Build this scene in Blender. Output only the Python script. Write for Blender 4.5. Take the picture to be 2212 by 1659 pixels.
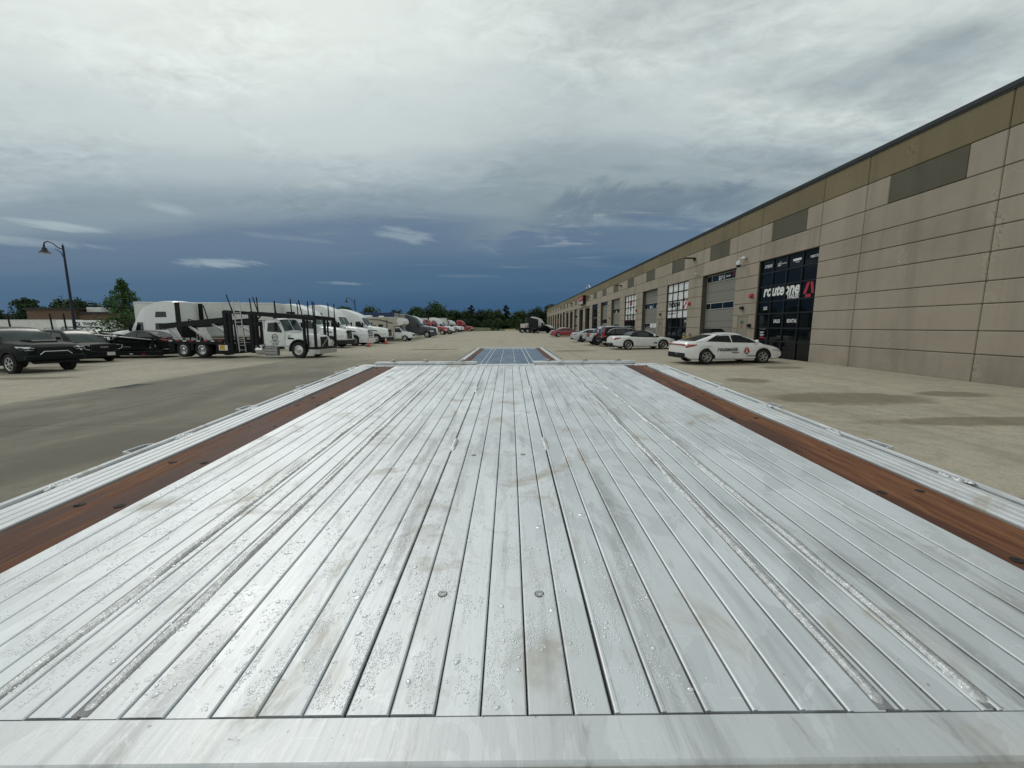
import bpy, bmesh, math, random
from mathutils import Vector, Matrix
R = math.radians
sc = bpy.context.scene
for _o in list(bpy.data.objects): bpy.data.objects.remove(_o)
random.seed(7)
# ------------------------------------------------------------------ camera, sky, sun, exposure
cam_d = bpy.data.cameras.new('camera'); cam = bpy.data.objects.new('camera', cam_d); sc.collection.objects.link(cam)
cam_d.sensor_width = 36; cam_d.lens = 36 * 890 / 2212; cam_d.clip_start = 0.02; cam_d.clip_end = 3000
cam.location = (0, 0, 1.85); cam.rotation_euler = (R(90 - 8.026), 0, 0)
sc.camera = cam
SUN_AZ, SUN_EL = -34.0, 43.0                       # azimuth from +Y towards +X
sdir = Vector((math.sin(R(SUN_AZ)) * math.cos(R(SUN_EL)), math.cos(R(SUN_AZ)) * math.cos(R(SUN_EL)), math.sin(R(SUN_EL))))
sun_d = bpy.data.lights.new('sun', 'SUN'); sun = bpy.data.objects.new('sun', sun_d); sc.collection.objects.link(sun)
sun_d.energy = .55; sun_d.angle = R(20); sun_d.color = (1.0, 0.955, 0.88)
sun.rotation_euler = sdir.to_track_quat('Z', 'Y').to_euler()
sc.view_settings.view_transform = 'Standard'; sc.view_settings.look = 'None'
sc.view_settings.gamma = 1; sc.view_settings.exposure = 0.0; sc.view_settings.use_curve_mapping = False

class NT:
    """short-hand for node trees"""
    def __init__(s, t): s.t = t; s.n = t.nodes; s.l = t.links
    def put(s, sock, v):
        if v is None: return
        if isinstance(v, bpy.types.NodeSocket): s.l.new(v, sock)
        elif hasattr(sock, 'default_value'):
            if isinstance(v, (tuple, list)) and sock.type == 'RGBA' and len(v) == 3: v = (*v, 1)
            sock.default_value = v
    def math(s, op, a, b=None, c=None, clamp=False):
        n = s.n.new('ShaderNodeMath'); n.operation = op; n.use_clamp = clamp
        for i, v in enumerate((a, b, c)): s.put(n.inputs[i], v)
        return n.outputs[0]
    def vmath(s, op, a, b=None, out=0):
        n = s.n.new('ShaderNodeVectorMath'); n.operation = op
        s.put(n.inputs[0], a); s.put(n.inputs[1], b)
        return n.outputs[out]
    def dot(s, a, b): return s.vmath('DOT_PRODUCT', a, b, 1)
    def noise(s, vec, scale, detail=4, rough=.5, dist=0.0, col=False):
        n = s.n.new('ShaderNodeTexNoise'); s.put(n.inputs['Vector'], vec)
        n.inputs['Scale'].default_value = scale; n.inputs['Detail'].default_value = detail
        n.inputs['Roughness'].default_value = rough; n.inputs['Distortion'].default_value = dist
        return n.outputs['Color' if col else 'Fac']
    def ramp(s, fac, stops, interp='LINEAR'):
        n = s.n.new('ShaderNodeValToRGB'); cr = n.color_ramp; cr.interpolation = interp
        while len(cr.elements) < len(stops): cr.elements.new(0.5)
        for e, (p, c) in zip(cr.elements, stops):
            e.position = p; e.color = (*c, 1) if isinstance(c, (tuple, list)) else (c, c, c, 1)
        s.put(n.inputs[0], fac); return n.outputs[0]
    def mix(s, f, a, b, mode='MIX'):
        n = s.n.new('ShaderNodeMix'); n.data_type = 'RGBA'; n.blend_type = mode
        s.put(n.inputs[0], f); s.put(n.inputs[6], a); s.put(n.inputs[7], b); return n.outputs[2]
    def map(s, vec, scale=(1, 1, 1), loc=(0, 0, 0), rot=(0, 0, 0)):
        n = s.n.new('ShaderNodeMapping'); s.put(n.inputs[0], vec); n.inputs[1].default_value = loc
        n.inputs[2].default_value = rot; n.inputs[3].default_value = scale; return n.outputs[0]
    def sep(s, v):
        n = s.n.new('ShaderNodeSeparateXYZ'); s.put(n.inputs[0], v); return n.outputs
    def comb(s, x, y, z):
        n = s.n.new('ShaderNodeCombineXYZ')
        for i, v in enumerate((x, y, z)): s.put(n.inputs[i], v)
        return n.outputs[0]
    def bump(s, h, strength, dist=0.01, normal=None):
        n = s.n.new('ShaderNodeBump'); n.inputs['Strength'].default_value = strength
        n.inputs['Distance'].default_value = dist; s.put(n.inputs['Height'], h); s.put(n.inputs['Normal'], normal)
        return n.outputs[0]
    def smooth(s, v, a, b):
        n = s.n.new('ShaderNodeMapRange'); n.interpolation_type = 'SMOOTHSTEP'
        s.put(n.inputs[0], v); n.inputs[1].default_value = a; n.inputs[2].default_value = b; return n.outputs[0]

world = bpy.data.worlds.new('World'); sc.world = world; world.use_nodes = True
def build_sky():
    world.node_tree.nodes.clear(); T = NT(world.node_tree)
    tc = T.n.new('ShaderNodeTexCoord'); d = tc.outputs['Generated']
    x, y, z = T.sep(d)
    zc = T.math('MAXIMUM', z, 0.0)
    den = T.math('ADD', zc, 0.12)
    u = T.math('DIVIDE', x, den); v = T.math('DIVIDE', y, den)
    lay = T.comb(u, v, 0)                                       # a flat cloud layer seen in perspective
    warp = T.noise(T.map(lay, (.35, .8, 1), (3.1, .4, 0)), 1.0, 5, .55)
    fine = T.noise(T.map(lay, (.8, 1.9, 1), (1.7, 6.2, 0), (0, 0, .5)), 1.6, 8, .6, .6)
    vv = T.math('ADD', v, T.math('MULTIPLY', T.math('SUBTRACT', warp, .5), 1.15))
    vv = T.math('ADD', vv, T.math('MULTIPLY', T.math('SUBTRACT', fine, .5), T.math('MULTIPLY', T.smooth(u, -1.0, .9), 1.25)))
    vv = T.math('ADD', vv, T.math('MULTIPLY', T.smooth(u, -.25, -1.7), .18))
    col = T.ramp(T.math('DIVIDE', vv, 8.0), [(.02, (.71, .765, .735)), (.15, (.665, .725, .705)), (.21, (.525, .595, .605)), (.262, (.395, .47, .50)),
        (.305, (.235, .31, .365)), (.365, (.125, .192, .278)), (.52, (.068, .138, .232)), (.80, (.038, .100, .195))], 'EASE')
    # grey mottled cloud towards the right, above the building
    blot = T.noise(T.map(lay, (.9, 1.2, 1), (8.2, 2.7, 0), (0, 0, -.4)), 1.3, 7, .58, .4)
    right = T.smooth(u, -.25, .75)
    shade = T.math('MULTIPLY', T.smooth(blot, .36, .72), right)
    shade = T.math('MULTIPLY', shade, T.smooth(v, 2.9, 1.9))
    col = T.mix(T.math('MULTIPLY', shade, .85), col, (.235, .295, .325))
    # soft bright streaks drifting through the middle
    st = T.noise(T.map(lay, (.55, 2.6, 1), (.3, 1.1, 0), (0, 0, .35)), 1.5, 7, .62, .9)
    stm = T.math('MULTIPLY', T.smooth(st, .55, .76), T.math('MULTIPLY', T.smooth(v, 1.3, 2.1), T.smooth(v, 4.6, 2.6)))
    stm = T.math('MULTIPLY', stm, T.smooth(u, -1.7, -.2))
    col = T.mix(T.math('MULTIPLY', stm, .6), col, (.50, .555, .555))
    rip = T.noise(T.map(lay, (1, 1.5, 1), (5, 3, 0), (0, 0, .7)), 9.0, 6, .62, .5)
    rm = T.math('MULTIPLY', T.math('MULTIPLY', T.math('SUBTRACT', rip, .5), T.smooth(T.noise(T.map(lay, (1, 1, 1), (2, 8, 0)), 1.1, 3), .38, .62)), T.smooth(v, 3.6, 1.6))
    col = T.mix(1.0, col, T.comb(*[T.math('ADD', 1.0, T.math('MULTIPLY', rm, .75))] * 3), 'MULTIPLY')
    # ragged edge of the brighter cloud bank over the building, with a darker rift in it
    rag = T.math('SUBTRACT', T.noise(T.map(lay, (1.1, .9, 1), (4, 7, 0), (0, 0, .5)), 2.4, 9, .62, .7), .5)
    side = T.math('MULTIPLY', T.smooth(u, -.55, .15), T.smooth(v, 1.5, 2.3))
    q1 = T.math('ADD', T.math('SUBTRACT', v, T.math('SUBTRACT', 3.15, T.math('MULTIPLY', u, .8))), T.math('MULTIPLY', rag, 2.6))
    col = T.mix(T.math('MULTIPLY', T.math('MULTIPLY', T.smooth(q1, .18, -.35), side), .62), col, (.255, .325, .355))
    q2 = T.math('ABSOLUTE', T.math('ADD', T.math('SUBTRACT', v, T.math('SUBTRACT', 2.72, T.math('MULTIPLY', u, .35))), T.math('MULTIPLY', rag, 1.5)))
    col = T.mix(T.math('MULTIPLY', T.math('MULTIPLY', T.smooth(q2, .32, .02), T.math('MULTIPLY', T.smooth(u, .0, .35), T.smooth(u, 1.9, 1.0))), .6), col, (.12, .175, .24))
    # small bright lens clouds low over the lot
    az = T.math('ARCTAN2', x, y); el = T.math('ARCSINE', z)
    edge = T.noise(T.comb(T.math('MULTIPLY', az, 6), T.math('MULTIPLY', T.math('ADD', el, T.math('MULTIPLY', az, .1)), 38), 0), 2.6, 8, .66, .4)
    for a0, e0, sa, se, sl, amt in [(-46.6, 9.0, 4.4, .46, .03, .66), (-34.2, 6.9, 4.6, .56, .05, .55), (-38.6, 11.9, 2.4, .6, -.08, .38),
                                    (-14.0, 11.5, 4.4, 1.0, -.10, .40), (-48.5, 7.3, 5.5, .45, .02, .34), (-21.8, 5.3, 3.4, .22, 0, .25),
                                    (-27.5, 10.2, 6, .35, -.02, .12), (-6, 6.6, 5, .3, 0, .10)]:
        da = T.math('SUBTRACT', az, R(a0))
        de = T.math('SUBTRACT', T.math('SUBTRACT', el, R(e0)), T.math('MULTIPLY', da, sl))
        q = T.math('ADD', T.math('POWER', T.math('ABSOLUTE', T.math('DIVIDE', da, R(sa))), 2.0), T.math('POWER', T.math('ABSOLUTE', T.math('DIVIDE', de, R(se))), 2.0))
        q = T.math('ADD', q, T.math('MULTIPLY', T.math('SUBTRACT', edge, .5), 3.4))
        col = T.mix(T.math('MULTIPLY', T.smooth(q, 1.2, -.3), amt), col, (.42, .51, .54))
    # thin cloud glowing round the hidden sun
    cs = T.math('MAXIMUM', T.dot(d, tuple(sdir)), 0.0)
    glow = T.math('MULTIPLY', T.math('POWER', cs, 12.0), .14)
    col = T.mix(1.0, col, T.comb(glow, T.math('MULTIPLY', glow, .99), T.math('MULTIPLY', glow, .9)), 'ADD')
    # below the horizon: dull ground tone
    col = T.mix(T.smooth(z, -.002, -.03), col, (.12, .115, .10))
    sky = T.n.new('ShaderNodeTexSky'); sky.sky_type = 'NISHITA'; sky.sun_disc = False
    sky.sun_elevation = R(SUN_EL); sky.sun_rotation = R(SUN_AZ)
    sc10 = T.n.new('ShaderNodeVectorMath'); sc10.operation = 'SCALE'; T.l.new(col, sc10.inputs[0]); sc10.inputs[3].default_value = 10.0
    fin = T.mix(.993, sky.outputs[0], sc10.outputs[0])
    bg = T.n.new('ShaderNodeBackground'); T.l.new(fin, bg.inputs[0]); bg.inputs[1].default_value = 0.1
    out = T.n.new('ShaderNodeOutputWorld'); T.l.new(bg.outputs[0], out.inputs[0])
build_sky()

# ------------------------------------------------------------------ materials
MATS = {}
def new_mat(name):
    m = bpy.data.materials.new(name); m.use_nodes = True; T = NT(m.node_tree)
    b = next(n for n in T.n if n.type == 'BSDF_PRINCIPLED'); return m, T, b
def obj_co(T): return T.n.new('ShaderNodeTexCoord').outputs['Object']
def wpos(T): return T.n.new('ShaderNodeNewGeometry').outputs['Position']
def simple(name, col, rough=.5, metal=0.0, coat=0.0, var=.12, scale=6.0, bump=0.0, spec=.5):
    if name in MATS: return MATS[name]
    m, T, b = new_mat(name); co = obj_co(T)
    n = T.noise(co, scale, 5, .6)
    lo = tuple(c * (1 - var) for c in col); hi = tuple(min(1, c * (1 + var)) for c in col)
    T.put(b.inputs['Base Color'], T.ramp(n, [(.3, lo), (.7, hi)]))
    T.put(b.inputs['Roughness'], T.ramp(T.noise(co, scale * 2.3, 4), [(.3, max(0.02, rough - .07)), (.7, min(1, rough + .1))]))
    b.inputs['Metallic'].default_value = metal; b.inputs['Coat Weight'].default_value = coat; b.inputs['Coat Roughness'].default_value = .06
    b.inputs['Specular IOR Level'].default_value = spec
    if bump: T.put(b.inputs['Normal'], T.bump(T.noise(co, scale * 8, 4), bump, .01))
    MATS[name] = m; return m
def paint(name, col, metal=0.0, dusty=None):
    """car paint with a clear coat and a film of road dust low down"""
    if name in MATS: return MATS[name]
    m, T, b = new_mat(name); co = obj_co(T); x, y, z = T.sep(co)
    n = T.noise(co, 3.0, 5, .6)
    base = T.ramp(n, [(.25, tuple(c * .93 for c in col)), (.75, tuple(min(1, c * 1.04) for c in col))])
    dust = T.math('MULTIPLY', T.smooth(z, .75, .2), T.ramp(T.noise(co, 9, 5, .7), [(.35, 0.0), (.75, dusty if dusty is not None else (.35 if max(col) > .1 else .10))]))
    T.put(b.inputs['Base Color'], T.mix(dust, base, (.22, .20, .17)))
    T.put(b.inputs['Roughness'], T.math('ADD', T.math('MULTIPLY', dust, .4), .32 if max(col) > .1 else .5))
    b.inputs['Metallic'].default_value = metal; b.inputs['Coat Weight'].default_value = .8 if max(col) > .1 else .05; b.inputs['Coat Roughness'].default_value = .04; b.inputs['Specular IOR Level'].default_value = .5 if max(col) > .1 else .10
    MATS[name] = m; return m
def aluminium(name, rough, wet=True, base=(.725, .75, .775), metal=.74, relief=.34, k=1.0):
    """brushed deck extrusion: streaks along the trailer, dull oxide, rain film, brown scuffs"""
    m, T, b = new_mat(name); p = wpos(T)
    brush = T.noise(T.map(p, (160, 3.0, 160)), 1.0, 4, .6)
    ox = T.noise(T.map(p, (5, 1.6, 5), (2, 5, 0)), 1.0, 6, .62, .5)
    patch = T.noise(T.map(p, (9, 4.5, 9), (7, 1, 0)), 1.0, 5, .6, .8)
    dirt = T.noise(T.map(p, (4.2, 3.1, 4), (1, 9, 0), (0, 0, .5)), 1.0, 6, .65, 1.2)
    grime = T.noise(T.map(p, (14, 1.1, 14), (4, 2, 0)), 1.0, 5, .65)
    dry = T.ramp(ox, [(.3, tuple(c * .90 for c in base)), (.7, tuple(min(1, c * 1.08) for c in base))])
    oi = T.n.new('ShaderNodeObjectInfo').outputs['Random']
    dry = T.mix(T.math('MULTIPLY', oi, .30), dry, tuple(c * .80 for c in base))
    scr = T.noise(T.map(p, (330, 9, 330), (1, 4, 0), (0, 0, .06)), 1.0, 3, .6)
    dry = T.mix(T.math('MULTIPLY', T.smooth(scr, .56, .72), .32), dry, tuple(c * .58 for c in base))
    scr2 = T.noise(T.map(p, (14, 260, 60), (6, 2, 0), (0, 0, .35)), 1.0, 2, .5)
    dry = T.mix(T.math('MULTIPLY', T.smooth(scr2, .69, .74), .30), dry, tuple(min(1, c * 1.3) for c in base))
    filmf = T.smooth(patch, .47, .53)                      # edge of the drying rain film
    col = T.mix(T.math('MULTIPLY', filmf, .62 if wet else .2), dry, tuple(c * .84 for c in base))
    col = T.mix(T.math('MULTIPLY', T.smooth(dirt, .555, .72), .62 * k), col, (.34, .285, .20))
    col = T.mix(T.math('MULTIPLY', T.smooth(grime, .50, .70), .50 * k), col, (.27, .27, .275))
    scuff = T.noise(T.map(p, (26, 5, 20), (5, 8, 0), (0, 0, 1.25)), 1.0, 6, .7, .3)
    col = T.mix(T.math('MULTIPLY', T.math('MULTIPLY', T.smooth(scuff, .57, .70), T.smooth(patch, .40, .56)), .45 * k), col, (.24, .225, .21))
    tide = T.math('MULTIPLY', T.smooth(T.math('ABSOLUTE', T.math('SUBTRACT', patch, .50)), .016, .0), .22)
    col = T.mix(tide if wet else 0.0, col, tuple(min(1, c * 1.22) for c in base))
    speck = T.noise(p, 95, 2, .5)
    col = T.mix(T.math('MULTIPLY', T.smooth(speck, .73, .78), .5 * k), col, (.16, .14, .12))
    T.put(b.inputs['Base Color'], col)
    r = T.math('ADD', T.math('MULTIPLY', T.math('SUBTRACT', ox, .5), .30 * k), rough)
    r = T.math('ADD', r, T.math('MULTIPLY', T.math('SUBTRACT', brush, .5), .14))
    r = T.math('SUBTRACT', r, T.math('MULTIPLY', filmf, .04 if wet else .02))
    T.put(b.inputs['Roughness'], r)
    mt = T.math('SUBTRACT', metal, T.math('MULTIPLY', T.smooth(dirt, .52, .76), .5))
    T.put(b.inputs['Metallic'], mt)
    h = T.math('ADD', T.math('MULTIPLY', brush, .35), T.math('MULTIPLY', T.noise(p, 130, 3, .6), .5))
    T.put(b.inputs['Normal'], T.bump(h, relief, .0012))
    MATS[name] = m; return m
def wood_mat():
    m, T, b = new_mat('apitong_wood'); p = wpos(T)
    g = T.noise(T.map(p, (70, 1.6, 70)), 1.0, 6, .65, .7); g2 = T.noise(T.map(p, (240, 5, 240), (3, 0, 0)), 1.0, 4, .6)
    broad = T.noise(T.map(p, (11, 1.2, 11), (6, 1, 0)), 1.0, 4, .55, .4)
    col = T.ramp(g, [(.22, (.065, .029, .019)), (.42, (.14, .058, .031)), (.62, (.225, .103, .052)), (.85, (.31, .165, .088))])
    col = T.mix(T.math('MULTIPLY', T.smooth(g2, .52, .66), .55), col, (.035, .016, .012))
    x, y, z = T.sep(p)
    wet = T.math('ADD', T.smooth(x, .35, -.3), T.math('MULTIPLY', T.smooth(T.math('ADD', x, T.math('MULTIPLY', broad, .06)), 1.12, 1.08), 1.0), clamp=True)
    wet = T.math('MULTIPLY', wet, T.smooth(broad, .36, .54))
    col = T.mix(T.math('MULTIPLY', wet, .74), col, (.052, .017, .013))
    T.put(b.inputs['Base Color'], col)
    T.put(b.inputs['Roughness'], T.math('SUBTRACT', .70, T.math('MULTIPLY', wet, .22))); b.inputs['Specular IOR Level'].default_value = .13
    T.put(b.inputs['Normal'], T.bump(T.math('ADD', g, T.math('MULTIPLY', g2, .4)), .4, .002))
    MATS['wood'] = m; return m
def concrete_ground(name, a, c, stains=(), wetband=None, rough=.9):
    m, T, b = new_mat(name); p = wpos(T); x, y, z = T.sep(p)
    n1 = T.noise(p, .35, 6, .62, .4); n2 = T.noise(p, 3.2, 6, .65); n3 = T.noise(p, 24, 6, .72)
    oi = T.n.new('ShaderNodeObjectInfo').outputs['Random']
    col = T.ramp(n1, [(.3, a), (.7, c)])
    col = T.mix(T.math('MULTIPLY', T.smooth(n2, .42, .66), .36), col, tuple(v * .62 for v in a))
    col = T.mix(T.math('MULTIPLY', T.smooth(n3, .46, .62), .40), col, tuple(v * .55 for v in a))
    col = T.mix(T.math('MULTIPLY', oi, .16), col, tuple(v * .72 for v in a))
    tyre = T.noise(T.map(p, (1.1, .07, 1), (3, 0, 0), (0, 0, .12)), 1.0, 5, .6)
    col = T.mix(T.math('MULTIPLY', T.smooth(tyre, .52, .72), .32), col, tuple(v * .5 for v in a))
    wet = None; damp = None
    e = T.math('MULTIPLY', T.math('SUBTRACT', T.noise(T.map(p, (.7, 1.3, 1)), 1.3, 8, .72), .5), 3.0)
    for cx, cy, rx, ry in stains:
        q = T.math('ADD', T.math('POWER', T.math('DIVIDE', T.math('SUBTRACT', x, cx), rx), 2.0), T.math('POWER', T.math('DIVIDE', T.math('SUBTRACT', y, cy), ry), 2.0))
        s = T.smooth(T.math('ADD', q, e), 1.3, .55)
        wet = s if wet is None else T.math('MAXIMUM', wet, s)
    if wet is not None: col = T.mix(T.math('MULTIPLY', wet, .60), col, (a[0] * .34, a[1] * .30, a[2] * .24)); damp = wet; wet = None
    if wetband:
        x0, x1, y0, y1 = wetband
        s = T.math('MULTIPLY', T.smooth(T.math('ADD', y, T.math('MULTIPLY', e, 3.2)), y1, y0), T.math('MULTIPLY', T.smooth(x, x0 - .4, x0 + .5), T.smooth(x, x1 + 2, x1 - 2)))
        s = T.math('MULTIPLY', s, T.ramp(T.noise(T.map(p, (.5, .22, 1)), 1.0, 5, .6, .6), [(.3, .55), (.58, 1.0)]))
        wet = s
    if wet is not None:
        col = T.mix(T.math('MULTIPLY', wet, .90), col, (a[0] * .26, a[1] * .26, a[2] * .255))
        T.put(b.inputs['Roughness'], T.math('SUBTRACT', rough, T.math('MULTIPLY', wet, .28)))
    else: b.inputs['Roughness'].default_value = rough
    ck = T.noise(T.map(p, (.5, .5, 1), (3, 1, 0)), 1.0, 9, .68, .8)
    ckm = T.math('MULTIPLY', T.smooth(T.math('ABSOLUTE', T.math('SUBTRACT', ck, .5)), .0035, .0012), T.smooth(T.noise(T.map(p, (.25, .25, 1), (8, 3, 0)), 1.0, 2), .50, .56))
    col = T.mix(T.math('MULTIPLY', ckm, .6), col, tuple(v * .3 for v in a))
    oil = T.noise(T.map(p, (1, .8, 1), (5, 5, 0)), .9, 5, .7, .4)
    col = T.mix(T.math('MULTIPLY', T.smooth(oil, .66, .74), .45), col, tuple(v * .35 for v in a))
    T.put(b.inputs['Base Color'], col); b.inputs['Specular IOR Level'].default_value = .12
    T.put(b.inputs['Normal'], T.bump(T.math('ADD', n3, T.math('MULTIPLY', T.noise(p, 160, 3), .6)), .35, .006))
    MATS[name] = m; return m
def wall_mat(name, a, c):
    """cast concrete wall panel: faint formwork stains, vertical rain streaks, hairline cracks"""
    m, T, b = new_mat(name); p = wpos(T); x, y, z = T.sep(p)
    n1 = T.noise(p, .6, 6, .6); n2 = T.noise(p, 14, 5, .65)
    streak = T.noise(T.map(p, (1, 1.5, .12)), 1.0, 5, .6, .3)
    oi = T.n.new('ShaderNodeObjectInfo').outputs['Random']
    col = T.ramp(n1, [(.3, a), (.7, c)])
    col = T.mix(T.math('MULTIPLY', T.smooth(streak, .47, .70), .42), col, tuple(v * .66 for v in a))
    col = T.mix(T.math('MULTIPLY', T.smooth(n2, .5, .7), .16), col, tuple(v * .7 for v in a))
    col = T.mix(T.math('MULTIPLY', oi, .30), col, tuple(v * 1.2 for v in c))
    wob = T.math('MULTIPLY', T.math('SUBTRACT', T.noise(T.map(p, (1, .7, .9), (2, 4, 1)), 1.0, 5, .65), .5), 2.3)
    cr = T.math('ABSOLUTE', T.math('SUBTRACT', T.math('FRACT', T.math('MULTIPLY', T.math('ADD', y, wob), .36)), .5))
    mask = T.smooth(T.noise(T.map(p, (1, .3, .35), (9, 2, 0)), 1.0, 3), .46, .56)
    crack = T.math('MULTIPLY', T.smooth(cr, .012, .003), mask)
    halo = T.math('MULTIPLY', T.smooth(cr, .06, .0), mask)
    col = T.mix(T.math('MULTIPLY', halo, .3), col, tuple(min(1, v * 1.5) for v in c))
    col = T.mix(T.math('MULTIPLY', crack, .5), col, tuple(v * .45 for v in a))
    low = T.math('MULTIPLY', T.smooth(z, 1.3, .2), T.smooth(T.noise(p, 1.6, 5), .4, .7))
    col = T.mix(T.math('MULTIPLY', low, .35), col, (.20, .18, .15))
    T.put(b.inputs['Base Color'], col); b.inputs['Roughness'].default_value = .88
    T.put(b.inputs['Normal'], T.bump(T.math('ADD', n2, T.noise(p, 60, 4)), .25, .004))
    MATS[name] = m; return m
def leaf_mat(name, a, c):
    m, T, b = new_mat(name); p = wpos(T)
    n = T.noise(p, .9, 4, .6); n2 = T.noise(p, 7, 3)
    oi = T.n.new('ShaderNodeObjectInfo').outputs['Random']
    f = T.math('ADD', T.math('MULTIPLY', n, .6), T.math('ADD', T.math('MULTIPLY', n2, .25), T.math('MULTIPLY', T.math('SUBTRACT', oi, .5), .25)))
    T.put(b.inputs['Base Color'], T.ramp(f, [(.25, a), (.65, c)])); b.inputs['Roughness'].default_value = .7
    b.inputs['Subsurface Weight'].default_value = 0.0
    MATS[name] = m; return m
def glass_mat(name, col=(.010, .014, .016), rough=.04, sp=.45):
    m, T, b = new_mat(name); co = obj_co(T)
    T.put(b.inputs['Base Color'], T.ramp(T.noise(co, 1.5, 4), [(.3, tuple(c * .7 for c in col)), (.7, tuple(c * 1.6 for c in col))]))
    b.inputs['Roughness'].default_value = rough; b.inputs['Specular IOR Level'].default_value = sp
    MATS[name] = m; return m

ALU = aluminium('deck_aluminium', .57); ALU_FAR = aluminium('far_deck_aluminium', .24, False, (.62, .65, .68), .93, .03, .35)
RAIL = aluminium('rail_aluminium', .54, True, (.68, .70, .72), .62)
WELD = simple('weld_metal', (.62, .63, .64), .30, .9, var=.3, scale=90, bump=.3)
FARW = simple('pale_weld', (.72, .74, .76), .5, .4, var=.15, scale=30)
TOE_SHADE = simple('toe_shade_grey', (.24, .24, .24), .6, .3, var=.3, scale=50)  # grey that paints the shadow edges along the weld beads
WOOD = wood_mat()
STEEL = simple('bolt_steel', (.42, .42, .41), .38, .9, var=.2, scale=40)
DARKSTEEL = simple('dark_steel', (.022, .023, .025), .5, .3, var=.3, spec=.3)
BLACKP = simple('black_painted_steel', (.008, .009, .011), .45, .0, .0, .3, spec=.22)
RUBBER = simple('tyre_rubber', (.013, .013, .014), .82, var=.3, scale=14)
PLASTIC = simple('black_plastic', (.009, .009, .010), .6, var=.25, spec=.25)
CHROME = simple('polished_alloy', (.66, .67, .68), .2, .95, var=.12)
ALLOY = simple('wheel_alloy', (.52, .53, .54), .32, .8, var=.15)
DARKALLOY = simple('dark_wheel_alloy', (.05, .05, .055), .35, .6)
GLASS = glass_mat('tinted_glass'); WGLASS = glass_mat('windscreen_glass', (.03, .045, .045), .16, .22)
HEADL = simple('headlight_lens', (.55, .56, .56), .12, .2, .6, .2, 20)
TAILL = simple('taillight_lens', (.30, .012, .015), .15, 0, .7, .25, 15)
WHITEP = paint('white_paint', (.74, .75, .75)); OFFW = simple('white_decal', (.74, .75, .75), .5, var=.04)
REDD = simple('red_decal', (.42, .02, .03), .5, var=.08); BLACKD = simple('black_decal', (.015, .015, .017), .5, var=.1)
YELL = simple('yellow_decal', (.55, .33, .03), .5, var=.1); PLATE = simple('licence_plate', (.55, .60, .66), .45, var=.15, scale=30)
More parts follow.
